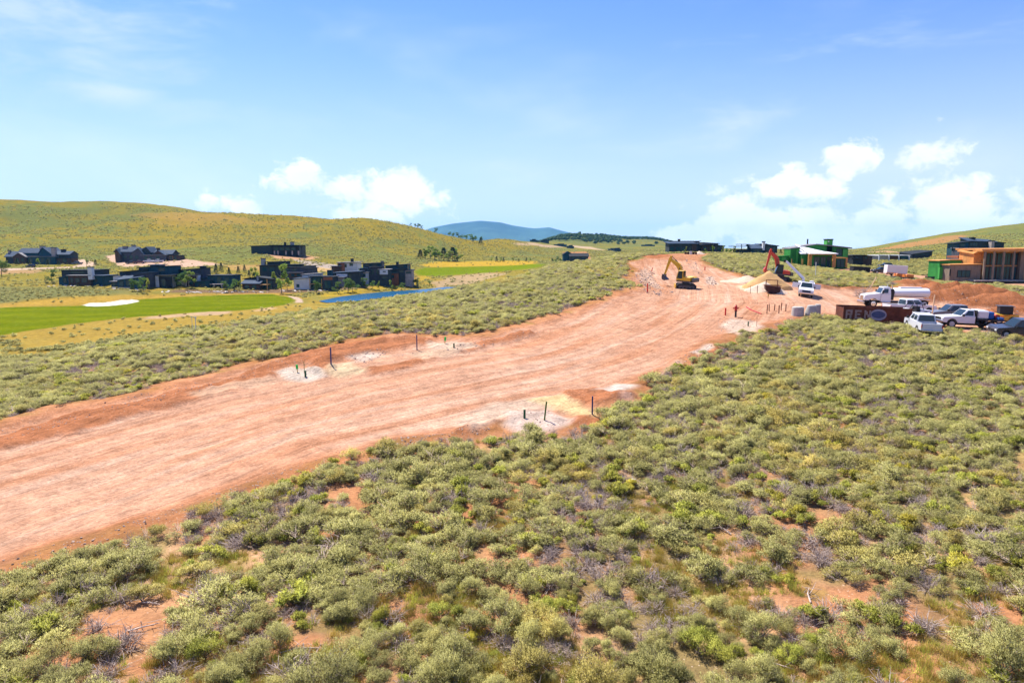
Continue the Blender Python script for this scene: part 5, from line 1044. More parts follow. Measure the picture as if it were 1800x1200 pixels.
def arch(xc, r_, zc, zb, n_=7):
    """points of a wheel arch, rear to front, cut into the lower edge of a body side"""
    out = []; a0 = math.acos(max(-1, min(1, (zb-zc)/r_))) if abs(zb-zc) < r_ else math.pi/2
    for i in range(n_+1):
        a = -a0+2*a0*i/n_; out.append((xc+r_*math.sin(a), zc+r_*math.cos(a)))
    return out
def cabin(o, xs, z0, z1, w0, w1, m, name='cab'):
    """greenhouse: xs = front base, front top, rear top, rear base; glass set proud on all sides"""
    f0, f1, r1, r0 = xs; b = [(r0, -w0, z0), (f0, -w0, z0), (f0, w0, z0), (r0, w0, z0)]; t = [(r1, -w1, z1), (f1, -w1, z1), (f1, w1, z1), (r1, w1, z1)]
    MB().hexa(b, t).build(name, m, o, bevel=.05)
    def quad(nm, P_, ins=.1, off=.012):
        P_ = [Vector(p) for p in P_]; c_ = sum(P_, Vector())/4; nrm = (P_[1]-P_[0]).cross(P_[3]-P_[0]).normalized(); Q = [p+(c_-p)*ins+nrm*off for p in P_]; MB().add(Q+[q_-nrm*.05 for q_ in Q], [(0, 1, 2, 3), (7, 6, 5, 4), (0, 4, 5, 1), (1, 5, 6, 2), (2, 6, 7, 3), (3, 7, 4, 0)]).build(nm, CGL, o)
    quad('windshield', [b[1], b[2], t[2], t[1]], .13); quad('rear_window', [b[3], b[0], t[0], t[3]], .16)
    return b, t, quad
def side_windows(o, xs, z0, z1, w0, w1, splits, quad):
    f0, f1, r1, r0 = xs
    for s_ in (-1, 1):
        for a, b in splits:
            def X_(k, t): lo = r0+(r1-r0)*t; hi = f0+(f1-f0)*t; return lo+(hi-lo)*k
            def Pt(k, t): return (X_(k, t), s_*(w0+(w1-w0)*t), z0+(z1-z0)*t)
            P_ = [Pt(a, .12), Pt(b, .12), Pt(b, .86), Pt(a, .86)]
            quad('side_window', P_ if s_ < 0 else [P_[1], P_[0], P_[3], P_[2]], .03)
def truck(label, u, d, head, m=PW, kind='bed', L=5.8, W_=.98, wr=.41, crew=True, group=None, name='pickup_truck', cat='pickup truck', rise=0):
    o = veh(name, label, u, d, head, cat, L, group); h2 = L/2; zb = .48+rise; belt = 1.22+rise; zc = wr; ar = wr*1.22
    xf = h2-.95; xr = -h2+1.2; cab_r = -.95 if crew else -.15; cf = 1.38 if crew else 1.2
    prof = [(cab_r-.02, zb), (xf-ar-.02, zb)]+arch(xf, ar, zc+rise*.3, zb)+[(h2-.02, zb+.05), (h2, belt-.38), (h2-.08, belt-.16), (cf+.1, belt-.02), (cab_r-.02, belt)]
    MB().prism(prof, -W_, W_).build('body', m, o, bevel=.035)
    xs = (cf+.05, cf-.62, cab_r+.08, cab_r-.02); b, t, q_ = cabin(o, xs, belt-.02, belt+.66, W_-.06, W_-.2, m); side_windows(o, xs, belt-.02, belt+.66, W_-.06, W_-.2, [(.05, .44), (.5, .86)] if crew else [(.12, .8)], q_)
    if kind == 'bed':
        for s_ in (-1, 1):
            pr = [(-h2, zb+.1)]+arch(xr, ar, zc+rise*.3, zb+.1)+[(cab_r-.03, zb+.1), (cab_r-.03, belt+.02), (-h2, belt+.04)]
            MB().prism(pr, s_*(W_-.09) if s_ > 0 else -W_, W_ if s_ > 0 else -(W_-.09)).build('bed_side', m, o)
        MB().box(-h2+.06, cab_r-.04, -W_+.1, W_-.1, zb+.2, zb+.32).build('bed_floor', BLK, o); MB().box(-h2-.02, -h2+.055, -W_+.1, W_-.1, zb+.12, belt+.03).build('tailgate', m, o, bevel=.02)
        for s_ in (-1, 1): MB().box(-h2-.04, -h2+.02, s_*W_-.07 if s_ > 0 else -W_-.005, s_*W_+.005 if s_ > 0 else -W_+.07, belt-.38, belt-.05).build('tail_light', LITR, o)
        MB().box(-h2-.14, -h2-.03, -W_+.05, W_-.05, zb-.02, zb+.14).build('rear_bumper', CHROME, o, bevel=.02)
        MB().box(-h2-.05, -h2-.025, -.26, .26, belt-.62, belt-.52).build('number_plate', LITE, o)
    MB().box(h2-.03, h2+.11, -W_+.02, W_-.02, zb-.03, zb+.2).build('front_bumper', CHROME if m is PW else BLK, o, bevel=.03); MB().box(h2-.02, h2+.025, -W_+.42, W_-.42, zb+.25, belt-.24).build('grille', BLK, o)
    for s_ in (-1, 1):
        MB().box(h2-.04, h2+.03, s_*(W_-.36)-.001*s_, s_*(W_-.06), zb+.3, belt-.28).build('headlight', LITE, o); MB().box(cf-.2, cf-.03, s_*(W_+.01), s_*(W_+.2), belt-.02, belt+.2).build('mirror', BLK, o)
        for x_ in (xf, xr): wheel(o, x_, s_*(W_-.15), wr)
    MB().box(-h2+.2, h2-.3, -.5, .5, .32, zb+.02).build('chassis', BLK, o)
    return o, dict(h2=h2, belt=belt, cab=cab_r, W=W_, zb=zb)
def suv(label, u, d, head, m=PK, L=4.9, H_=1.78, group=None, name='parked_car', cat='car'):
    o = veh(name, label, u, d, head, cat, L, group); h2 = L/2; W_ = .95; wr = .37; xf = h2-.9; xr = -h2+.95; ar = wr*1.2
    prof = [(-h2, .5), (xr-ar, .42)]+arch(xr, ar, wr, .42)+arch(xf, ar, wr, .42)+[(h2-.03, .45), (h2, .8), (h2-.15, .98), (.95, 1.08), (-h2+.05, 1.1)]
    MB().prism(prof, -W_, W_).build('body', m, o, bevel=.04); xs = (1.05, .35, -h2+.5, -h2+.12); b, t, q_ = cabin(o, xs, 1.06, H_, W_-.06, W_-.2, m); side_windows(o, xs, 1.06, H_, W_-.06, W_-.2, [(.05, .32), (.36, .62), (.66, .88)], q_)
    for s_ in (-1, 1):
        for x_ in (xf, xr): wheel(o, x_, s_*(W_-.14), wr)
        MB().box(h2-.06, h2+.02, s_*(W_-.36), s_*(W_-.05), .68, .84).build('headlight', LITE, o); MB().box(-h2-.02, -h2+.08, s_*(W_-.2), s_*(W_+.005), .75, 1.05).build('tail_light', LITR, o); MB().box(.75, .9, s_*(W_+.01), s_*(W_+.18), 1.05, 1.2).build('mirror', BLK, o)
    MB().box(h2-.01, h2+.03, -.5, .5, .55, .75).build('grille', BLK, o); return o
# --- the water truck
o = veh('water_truck', 'white water tanker truck with a long hood, front to the left, behind the pickups', 1570, 94, 172, 'tanker truck', 8.5)
MB().box(-4.3, 3.9, -.45, .45, .55, .85).build('chassis', BLK, o); MB().prism([(2.05, .95), (2.35, .95)]+arch(3.0, .66, .55, .95)+[(3.95, .95), (4.15, 1.05), (4.12, 1.62), (3.9, 1.74), (2.05, 1.98)], -.98, .98).build('hood', PW, o, bevel=.06)
MB().box(.75, 2.04, -1.02, 1.02, .75, 1.85).build('cab_body', PW, o, bevel=.04); xs = (2.1, 1.72, .8, .75); b, t, q_ = cabin(o, xs, 1.86, 2.66, 1.0, .9, PW, 'cab'); side_windows(o, xs, 1.86, 2.66, 1.0, .9, [(.3, .86)], q_)
MB().box(.9, 1.75, -.8, .8, 2.67, 2.78).build('sun_visor', PW, o); MB().box(4.1, 4.2, -.55, .55, .95, 1.6).build('grille', CHROME, o); MB().box(4.15, 4.4, -1.15, 1.15, .45, .85).build('front_bumper', CHROME, o, bevel=.04)
for s_ in (-1, 1):
    wheel(o, 3.0, s_*.95, .52, .3, CHROME, .62); MB().box(4.0, 4.16, s_*.62, s_*.95, 1.15, 1.42).build('headlight', LITE, o); MB().box(1.85, 1.98, s_*1.12, s_*1.32, 1.9, 2.35).build('mirror', BLK, o)
    for x_ in (-2.2, -3.5): wheel(o, x_, s_*.85, .52, .5)
    MB().tube((.62, s_*.85, 1.0), (.62, s_*.85, 3.0), .07).build('exhaust_stack', CHROME, o); MB().box(.85, 1.9, s_*1.03, s_*1.25, .42, .8).build('fuel_tank', CHROME, o, bevel=.05)
    MB().box(-4.2, -1.4, s_*.6, s_*1.15, 1.1, 1.16).build('mudguard', PW, o)
MB().lathe([(-4.25, .5), (-4.2, .97), (-4.05, 1.03), (.2, 1.03), (.32, .97), (.36, .5)], (0, 0, 1.98), 'x', 28, sz_=.62, sx_=1.05).build('water_tank', PW, o, smooth=True)
MB().box(-3.4, -.6, -.35, .35, 2.6, 2.74).build('walkway', PW, o, bevel=.02)
ld = MB()
for y_ in (-.3, .3): ld.tube((-4.36, y_, .8), (-4.36, y_, 2.75), .03, n_=6)
for k in range(6): ld.tube((-4.36, -.3, 1.0+k*.3), (-4.36, .3, 1.0+k*.3), .02, n_=5)
ld.build('ladder', CHROME, o); MB().box(.4, .7, -.95, .95, 1.0, 2.5).build('headache_rack', BLK, o)
# --- pickups in the yard
truck('white crew cab pickup seen from its side in front of the tanker truck', 1597, 86, 3, PW, L=5.9)
truck('silver and white pickup seen from behind beside the rusty dumpster', 1620, 67.5, 76, PS, L=5.3, W_=.93)
o, q = truck('white single cab flatbed truck with a white tank and blue pump on its black deck', 1700, 71.5, 174, PW, 'flat', L=6.0, crew=False, wr=.44, name='flatbed_truck', cat='flatbed truck', rise=.08)
MB().box(-3.05, -.3, -1.05, 1.05, .92, 1.06).build('deck', BLK, o); MB().box(-.3, -.22, -1.0, 1.0, 1.06, 1.95).build('headboard', BLK, o); MB().box(-1.55, -.4, -.85, .85, 1.07, 1.95).build('white_tank', PW, o, bevel=.12)
MB().box(-2.2, -1.62, -.6, .6, 1.07, 1.8).build('blue_pump', BLU, o, bevel=.08); MB().lathe([(-.5, .25), (.5, .25)], (-2.55, 0, 1.35), 'y', 14).build('hose_reel', RED, o); MB().box(-1.3, -.4, -1.06, -.75, .55, .9).build('tool_box', BLK, o); MB().box(-2.95, -2.45, -.95, .95, 1.07, 1.3).build('crate', BLU, o)
truck('dark blue pickup parked half hidden behind the white flatbed truck', 1678, 79, 172, PG, L=5.6)
suv('dark grey SUV at the right edge of the yard, cut off by the frame', 1790, 65.5, 172, PK, 5.0)
# service truck facing the camera, boom raised
o, q = truck('white crane service truck facing the road with its locker doors open', 1415, 101, -112, PW, 'flat', L=6.2, crew=False, name='service_truck', cat='service truck', wr=.45, rise=.1)
MB().box(-3.1, -.35, -1.05, 1.05, .75, .95).build('deck', PW, o)
for s_ in (-1, 1):
    MB().box(-3.05, -.4, s_*.72, s_*1.12, .96, 1.75).build('locker', PW, o); MB().box(-.5, -.45, s_*1.13, s_*1.95, 1.0, 1.75).build('locker_door', PW, o)
MB().tube((-.9, -.55, 1.7), (-.9, -.55, 2.35), .2).build('crane_post', PW, o); MB().box(-.9, -.3, .35, .9, 1.76, 2.15).build('compressor', PW, o)
bm_ = MB().hexa([(-1.06, -.7, 2.3), (-.74, -.7, 2.3), (-.74, -.4, 2.5), (-1.06, -.4, 2.5)], [(-1.95, -3.4, 4.45), (-1.7, -3.4, 4.45), (-1.7, -3.25, 4.72), (-1.95, -3.25, 4.72)]).build('crane_boom', PW, o); MB().tube((-.9, -.5, 2.0), (-1.25, -1.5, 3.0), .06).build('cylinder', STEEL, o)
MB().box(-2.0, -1.65, -3.65, -3.35, 4.4, 4.75).build('boom_head', BLK, bm_)
# utility vehicle on its trailer
o = veh('flat_trailer', 'low black flat trailer carrying the utility buggy behind the silver pickup', 1604, 75.5, 176, 'trailer', 4.2)
MB().box(-2.1, 2.1, -.95, .95, .5, .6).build('deck', STEEL, o); MB().hexa([(2.1, -.3, .45), (3.2, -.06, .42), (3.2, .06, .42), (2.1, .3, .45)], [(2.1, -.3, .55), (3.2, -.06, .5), (3.2, .06, .5), (2.1, .3, .55)]).build('drawbar', STEEL, o)
for s_ in (-1, 1):
    for x_ in (-.45, .4): wheel(o, x_, s_*1.08, .33, .2)
    MB().box(-.95, .9, s_*.97, s_*1.2, .72, .76).build('mudguard', STEEL, o)
tz = o.location.z; rot_ = o.rotation_euler.copy(); tx, ty = o.location.x, o.location.y
o = empty('utility_buggy', (tx, ty, tz+.62), 0, 'black utility buggy with an open roll cage standing on the flat trailer', 'buggy'); o.rotation_euler = rot_
MB().prism([(-1.4, .35), (1.35, .35), (1.45, .6), (1.2, .85), (.55, .95), (.5, .55), (-.4, .55), (-.45, .9), (-1.4, .85)], -.7, .7).build('body', PW, o, bevel=.03)
for s_ in (-1, 1):
    for x_ in (-.95, .98): wheel(o, x_, s_*.68, .34, .24)
    MB().tube((.75, s_*.62, .9), (.3, s_*.58, 1.65), .035, n_=6).tube((.3, s_*.58, 1.65), (-.5, s_*.58, 1.65), .035, n_=6).tube((-.5, s_*.58, 1.65), (-.75, s_*.62, .85), .035, n_=6).build('roll_cage', BLK, o)
MB().box(-.52, .32, -.6, .6, 1.655, 1.7).build('roof', BLK, o); MB().box(-.4, -.05, -.55, .55, .56, 1.2).build('seat', BLK, o); MB().tube((.35, .3, .9), (.2, .3, 1.1), .14, .14).build('steering_wheel', BLK, o)
# --- excavators
def excavator(label, u, d, head, m, turn, arm, scale=1.0, dark=False, blade=True):
    """arm: points in the vertical plane of the boom: foot, knee, tip, stick end"""
    o = veh('excavator', label, u, d, head, 'excavator', 3.2); S_ = scale
    for s_ in (-1, 1):
        st_ = [(-1.45, .28), (-1.35, .08), (-1.1, 0), (1.1, 0), (1.35, .08), (1.45, .28), (1.42, .5), (1.2, .66), (-1.2, .66), (-1.42, .5)]
        tr_ = MB().prism([(a*S_, b_*S_) for a, b_ in st_], s_*.68*S_, s_*1.18*S_).build('track', BLK, o); MB().box(-1.1*S_, 1.1*S_, s_*1.185*S_, s_*1.2*S_, .22*S_, .45*S_).build('track_frame', STEEL, tr_)
        gr = MB()
        for k in range(13): xx = (-1.14+k*.19)*S_; gr.box(xx-.06*S_, xx+.06*S_, s_*.66*S_, s_*1.2*S_, .665*S_, .70*S_)
        gr.build('track_shoe', STEEL, tr_)
        for k in range(5): MB().lathe([(-.04, .17*S_), (.04, .17*S_)], ((-1.0+.5*k)*S_, s_*1.22*S_, .2*S_), 'y', 10).build('roller', STEEL, tr_)
    MB().box(-.7*S_, .7*S_, -.66*S_, .66*S_, .3*S_, .72*S_).tube((0, 0, .7*S_), (0, 0, .92*S_), .55*S_, n_=16).build('undercarriage', STEEL, o)
    if blade: MB().box(1.5*S_, 1.62*S_, -1.15*S_, 1.15*S_, .08, .6*S_).build('dozer_blade', m, o)
    T_ = Matrix.Rotation(R(turn), 4, 'Z')
    def part(mb, nm, mm, par=None, **k):
        mb.v = [tuple(T_ @ (Vector(v)*S_)) for v in mb.v]; return mb.build(nm, mm, par or o, **k)
    part(MB().box(-1.35, 1.05, -1.05, 1.05, .93, 1.12), 'turntable', STEEL); part(MB().prism([(-1.4, 1.13), (.0, 1.13), (.0, 1.75), (-1.1, 1.75), (-1.4, 1.5)], -1.05, .1), 'engine_cover', m, bevel=.04); part(MB().box(-1.15, .0, .12, 1.05, 1.13, 1.7), 'side_cover', m, bevel=.04)
    part(MB().prism([(-1.65, 1.0), (-1.42, 1.0), (-1.42, 1.6), (-1.65, 1.45)], -1.0, 1.0), 'counterweight', STEEL, bevel=.03)
    cb_ = part(MB().hexa([(.02, .12, 1.13), (1.15, .12, 1.13), (1.15, 1.03, 1.13), (.02, 1.03, 1.13)], [(.06, .16, 2.62), (.85, .16, 2.62), (.85, .98, 2.62), (.06, .98, 2.62)]), 'cab', BLK if dark else m, bevel=.04)
    for P_, nm in (([(.16, 1.04, 1.45), (1.0, 1.04, 1.45), (.78, 1.0, 2.5), (.16, 1.0, 2.5)], 'side_window'), ([(.16, .1, 1.75), (1.0, .1, 1.75), (.78, .135, 2.5), (.16, .135, 2.5)], 'side_window'), ([(1.16, .2, 1.4), (1.16, .95, 1.4), (.89, .92, 2.52), (.89, .22, 2.52)], 'windshield'), ([(.0, .2, 1.75), (.0, .95, 1.75), (.035, .92, 2.5), (.035, .22, 2.5)], 'rear_window')):
        n0 = (Vector(P_[1])-Vector(P_[0])).cross(Vector(P_[3])-Vector(P_[0])).normalized()*.03; part(MB().add([Vector(p)+n0*.5 for p in P_]+[Vector(p)-n0*.5 for p in P_], [(0, 1, 2, 3), (7, 6, 5, 4), (0, 4, 5, 1), (1, 5, 6, 2), (2, 6, 7, 3), (3, 7, 4, 0)]), nm, CGL, cb_)
    f_, k_, t_, e_ = [Vector((p[0], 0, p[1])) for p in arm]
    def seg(mb, a, b_, h0, h1, w_):
        dd = (b_-a).normalized(); n_ = Vector((-dd.z, 0, dd.x)); P_ = [a-n_*h0, a+n_*h0, b_+n_*h1, b_-n_*h1]; mb.add([(p.x, -w_, p.z) for p in P_]+[(p.x, w_, p.z) for p in P_], [(0, 1, 2, 3), (7, 6, 5, 4), (0, 4, 5, 1), (1, 5, 6, 2), (2, 6, 7, 3), (3, 7, 4, 0)]); return mb
    km = f_.lerp(k_, .8); tm = k_.lerp(t_, .25); mid_ = km.lerp(tm, .5)+Vector((0, 0, .12)); q_ = MB(); seg(q_, f_, km, .2, .34, .2); seg(q_, km, mid_, .34, .36, .198); seg(q_, mid_, tm, .36, .33, .196); seg(q_, tm, t_, .33, .17, .194); part(q_, 'boom', m, bevel=.02)
    part(seg(seg(MB(), t_+(t_-e_)*.2, t_, .1, .22, .13), t_, e_, .22, .1, .129), 'stick', m if not dark else m, bevel=.015)
    for a, b_, w_ in ((f_+Vector((.25, 0, -.25)), k_-Vector((0, 0, .1)), .24), (f_+Vector((.25, 0, -.25)), k_-Vector((0, 0, .1)), -.24), (mid_+Vector((0, 0, .32)), t_+(t_-e_)*.2, 0)):
        cy = MB(); cy.tube((a.x, w_, a.z), tuple(a.lerp(b_, .55)+Vector((0, w_, 0))), .075, n_=8); cy.tube(tuple(a.lerp(b_, .5)+Vector((0, w_, 0))), (b_.x, w_, b_.z), .04, n_=8); part(cy, 'hydraulic_cylinder', STEEL)
    bx, bz = e_.x, e_.z; part(MB().prism([(bx-.1, bz+.1), (bx+.18, bz+.12), (bx+.32, bz-.3), (bx+.22, bz-.7), (bx-.15, bz-.85), (bx-.6, bz-.75), (bx-.5, bz-.55), (bx-.12, bz-.3)], -.42, .42), 'bucket', STEEL if not dark else m, bevel=.02)
    return o
excavator('yellow excavator with its boom raised, standing on the dirt road', 1205, 107, 172, YEL, -32, [(.75, 1.25), (1.05, 3.1), (2.75, 4.15), (3.55, 1.75)], 1.05)
excavator('red excavator with its arm up behind the tan sand pile', 1371, 119, 150, RED, 22, [(.55, 1.3), (1.1, 3.5), (2.3, 4.45), (2.55, 1.75)], 1.05, dark=True, blade=False)
# --- machines and cars on the upper pad
truck('black pickup hitched to the white trailer behind the green house', 1551, 186, 176, PK, L=5.6)
o = veh('box_trailer', 'white box trailer parked on the upper dirt pad', 1573, 178, 174, 'trailer', 5)
MB().box(-2.5, 2.5, -1.1, 1.1, .55, 2.75).build('box', PW, o, bevel=.05)
for s_ in (-1, 1):
    for x_ in (-.45, .45): wheel(o, x_, s_*1.05, .36, .22)
MB().box(2.5, 3.6, -.06, .06, .45, .55).build('drawbar', STEEL, o)
def lift(label, u, d, head):
    o = veh('boom_lift', label, u, d, head, 'boom lift', 2.6); MB().box(-1.2, 1.2, -.8, .8, .45, .75).build('chassis', BLK, o); MB().box(-1.1, .6, -.75, .75, .76, 1.45).build('engine_cover', ORG, o, bevel=.08)
    for s_ in (-1, 1):
        for x_ in (-.85, .85): wheel(o, x_, s_*.85, .42, .3)
    MB().hexa([(-.9, -.15, 1.46), (-.6, -.15, 1.46), (-.6, .15, 1.46), (-.9, .15, 1.46)], [(2.4, -.1, 1.55), (2.6, -.1, 1.35), (2.6, .1, 1.35), (2.4, .1, 1.55)]).build('boom', ORG, o); MB().box(2.5, 3.3, -.5, .5, .7, .8).build('basket', STEEL, o); return o
lift('orange boom lift just below the white box trailer', 1577, 150, 175); lift('orange boom lift beside the dirt bank, right of the other lift', 1593, 146, 190)
o = veh('skid_steer', 'small yellow and black skid steer with a roof between the flatbed truck and the SUV', 1762, 76, 160, 'skid steer', 2.6)
MB().box(-1.3, .9, -.75, .75, .35, 1.05).build('body', YEL, o, bevel=.05); MB().box(-.75, .5, -.6, .6, 1.06, 1.9).build('cab', BLK, o, bevel=.04); MB().box(-.85, .65, -.75, .75, 1.91, 1.98).build('roof', STEEL, o)
for s_ in (-1, 1):
    MB().hexa([(-1.2, s_*.78, 1.2), (-1.0, s_*.78, 1.2), (-1.0, s_*.92, 1.2), (-1.2, s_*.92, 1.2)], [(1.5, s_*.78, .6), (1.7, s_*.78, .45), (1.7, s_*.92, .45), (1.5, s_*.92, .6)]).build('lift_arm', ORG, o)
    for x_ in (-.75, .6): wheel(o, x_, s_*.88, .4, .28)
MB().prism([(1.6, .1), (2.2, .1), (1.85, .35), (1.65, .75)], -.95, .95).build('bucket', STEEL, o)
for u, d, hd, m_, lb in ((231, 392, 5, PK, 'black pickup on the pink gravel pad below the hillside house'), (245, 392, 10, PR, 'dark red pickup on the pink gravel pad below the hillside house'), (262, 398, 20, PW, 'white pickup under the middle gable of the hillside house'), (278, 396, 175, PS, 'pale silver pickup at the right of the pad below the hillside house'), (136, 395, 175, PG, 'grey pickup parked right of the gabled lodge')): truck(lb, u, d, hd, m_, L=5.9)
suv('tiny dark car on the far road left of the villas', 54, 372, 178, PK); suv('dark car parked in front of the long open shed', 1556, 235, 175, PK, 4.5)
# --- containers
def dumpster(label, u, d, head, L, W_, Hh, m, rib=True, text=False):
    o = veh('dumpster', label, u, d, head, 'dumpster', L); h2 = L/2; w2 = W_/2
    MB().box(-h2, h2, -w2, w2, .15, .25).build('floor', m, o)
    for s_ in (-1, 1):
        MB().box(-h2, h2, s_*(w2-.06), s_*w2, .26, Hh-.12).build('side_panel', m, o); MB().box(-h2-.03, h2+.03, s_*(w2-.09), s_*(w2+.04), Hh-.115, Hh).build('top_rail', m, o)
        if rib:
            for k in range(int(L/.62)+1): xx = -h2+.1+k*(L-.2)/int(L/.62); MB().box(xx-.05, xx+.05, s_*(w2+.002), s_*(w2+.07), .2, Hh-.12).build('rib', m, o)
    for s_ in (-1, 1): MB().box(s_*(h2-.06), s_*h2, -w2+.07, w2-.07, .26, Hh-.13).build('end_panel', m, o)
    MB().box(-h2, h2, -w2+.3, -w2+.5, 0, .148).box(-h2, h2, w2-.5, w2-.3, 0, .148).build('skid', m, o)
    return o
o = dumpster('long rusty brown dumpster with faded lettering behind the sagebrush', 1533, 74.5, 173, 7.0, 2.4, 1.75, RUST, rib=False)
FADE = M_('faded_white_paint', .30, .20, .18, .9, .35, 4); SEALB = M_('faded_blue_paint', .07, .085, .17, .8, .25, 4); SEALW = M_('faded_pale_ring', .30, .27, .33, .8, .2, 4)
def letter(ch, x0, w_, h_, z0, y, o):
    """block strokes painted on the side"""
    st_ = {'R': [(0, 0, .25, 1), (.25, .78, 1, 1), (.7, .5, 1, .78), (.25, .42, 1, .6), (.6, 0, .9, .42)], 'E': [(0, 0, .28, 1), (.28, .8, .95, 1), (.28, .42, .8, .6), (.28, 0, .95, .2)], 'N': [(0, 0, .26, 1), (.74, 0, 1, 1), (.26, .5, .5, .85), (.5, .2, .74, .55)]}[ch]
    m_ = MB()
    for a, b_, c_, d__ in st_: m_.box(x0-c_*w_, x0-a*w_, y, y+.012, z0+b_*h_, z0+d__*h_)
    m_.build('lettering', FADE, o)
for i, ch in enumerate('REN'): letter(ch, 3.25-i*.95, .68, .95, .45, 1.202, o)
sgn = MB().lathe([(0, .62), (.012, .62)], (-.1, 1.202, .95), 'y', 28, sx_=1.35, sz_=1).build('painted_seal', SEALW, o); MB().lathe([(0, .5), (.012, .5)], (-.1, 1.215, .98), 'y', 28, sx_=1.4, sz_=.75).build('seal_centre', SEALB, sgn)
dumpster('black ribbed dumpster on the pad right of the green house', 1511, 190, 178, 4.6, 2.3, 1.5, TRIM)
dumpster('small dark dumpster against the green annex wall', 1634, 150, 60, 2.2, 1.6, 1.3, TRIM)
o = veh('steel_skip', 'brown steel skip with an upright frame standing on the sand by the pile', 1357, 101, -12, 'skip', 2)
MB().prism([(-1.05, 1.15), (-1.0, .6), (-.6, .15), (-.2, .02), (.75, .02), (1.0, .35), (1.08, 1.02)], -.8, .8).build('hull', RUSTD, o, bevel=.02); MB().box(-1.12, 1.12, -.86, -.78, 1.1, 1.2).box(-1.12, 1.12, .78, .86, 1.1, 1.2).box(-1.12, -1.04, -.78, .78, 1.1, 1.2).build('rim_bar', RUST, o)
fr = MB()
for x_ in (-1.05, .55): fr.box(x_-.05, x_+.05, -.9, -.8, 1.0, 2.05)
fr.box(-1.1, .6, -.9, -.8, 1.95, 2.05).build('lifting_frame', RUST, o)
for u, d, lb, k in ((1402, 78, 'pale round concrete manhole ring standing behind the scrub', 0), (1426, 78, 'pale concrete manhole cone, wider at its base, right of the ring', 1), (1437, 79.5, 'grey concrete barrel with a round cap at the right of the manhole cone', 2)):
    x, y, z = at(u, d); o = empty('manhole_section', (x, y, z-.05), 0, lb, 'manhole')
    (MB().lathe([(0, .68), (.98, .66)], (0, 0, 0), 'z', 22) if k == 0 else MB().lathe([(0, .72), (.3, .72), (.95, .5), (1.05, .5)], (0, 0, 0), 'z', 22) if k == 1 else MB().lathe([(0, .34), (1.15, .32)], (0, 0, 0), 'z', 18)).build('barrel', CONC, o, smooth=True)
    MB().lathe([(0, .6 if k == 0 else .44 if k == 1 else .3), (.08, .55 if k == 0 else .4 if k == 1 else .22)], (0, 0, .985 if k == 0 else 1.055 if k == 1 else 1.155), 'z', 20).build('rim', CONC, o, smooth=True)
# --- piles
def pile(name, label, u, d, rx, ry, h_, m_, seed, cat, rot_=0, pk=(0, 0)):
    x, y, z = at(u, d); n_ = 34; vs = []; fs = []
    for j in range(n_+1):
        for i in range(n_+1):
            a, b_ = (i/n_*2-1), (j/n_*2-1); q_ = math.hypot(a-pk[0]*(1-a*a), b_-pk[1]*(1-b_*b_)); X_ = a*rx*math.cos(rot_)-b_*ry*math.sin(rot_); Y_ = a*rx*math.sin(rot_)+b_*ry*math.cos(rot_)
            q2 = math.hypot(a, b_); zz = h_*max(0, 1-q_*(1+.12*math.sin(math.atan2(b_, a)*3+seed)))**.96; gz_ = float(look(ZT, np.array([x+X_]), np.array([y+Y_]))[0])-z
            nn_ = float(fbm(np.array(X_*1.0+seed*9), np.array(Y_*1.0), .8, 3, 300+seed)); vs.append((X_, Y_, gz_+zz*(.9+.2*nn_)+(-.3 if q2 > .97 else 0)-.02)) 
    for j in range(n_):
        for i in range(n_): fs.append((j*(n_+1)+i, j*(n_+1)+i+1, (j+1)*(n_+1)+i+1, (j+1)*(n_+1)+i))
    me = bpy.data.meshes.new(name); me.from_pydata(vs, [], fs); me.materials.append(m_)
    for p_ in me.polygons: p_.use_smooth = True
    o = link(name, me, None, label, cat); o.location = (x, y, z); return o
SANDT = plain('tan_sand', (.52, .31, .13), .95, .12, 2, bump=.5); SANDW = plain('pale_gravel', (.62, .48, .36), .95, .18, 3, bump=.6); GRAVP = plain('pinkish_gravel', (.60, .42, .31), .95, .18, 3, bump=.6)
pile('sand_pile', 'large tan sand pile in front of the red excavator', 1349, 108, 4.0, 3.2, 2.75, SANDT, 1, 'sand pile', 0, (.05, 0))
pile('gravel_pile', 'pale gravel pile spilling in front of the tan sand pile', 1341, 104, 2.8, 1.8, 1.45, SANDW, 2, 'gravel pile', 0, (.1, 0))
pile('gravel_pile', 'low pinkish gravel pile behind and left of the tan sand pile', 1302, 116, 3.6, 2.4, 1.1, GRAVP, 3, 'gravel pile', 0, (.4, 0))
pile('gravel_pile', 'small white gravel pile right beneath the steel skip', 1370, 101, 1.3, 1.2, .8, SANDW, 4, 'gravel pile')
pile('gravel_pile', 'tiny white heap on the crest before the black house', 1229, 215, 1.8, 1.6, 1.1, SANDW, 5, 'gravel pile')
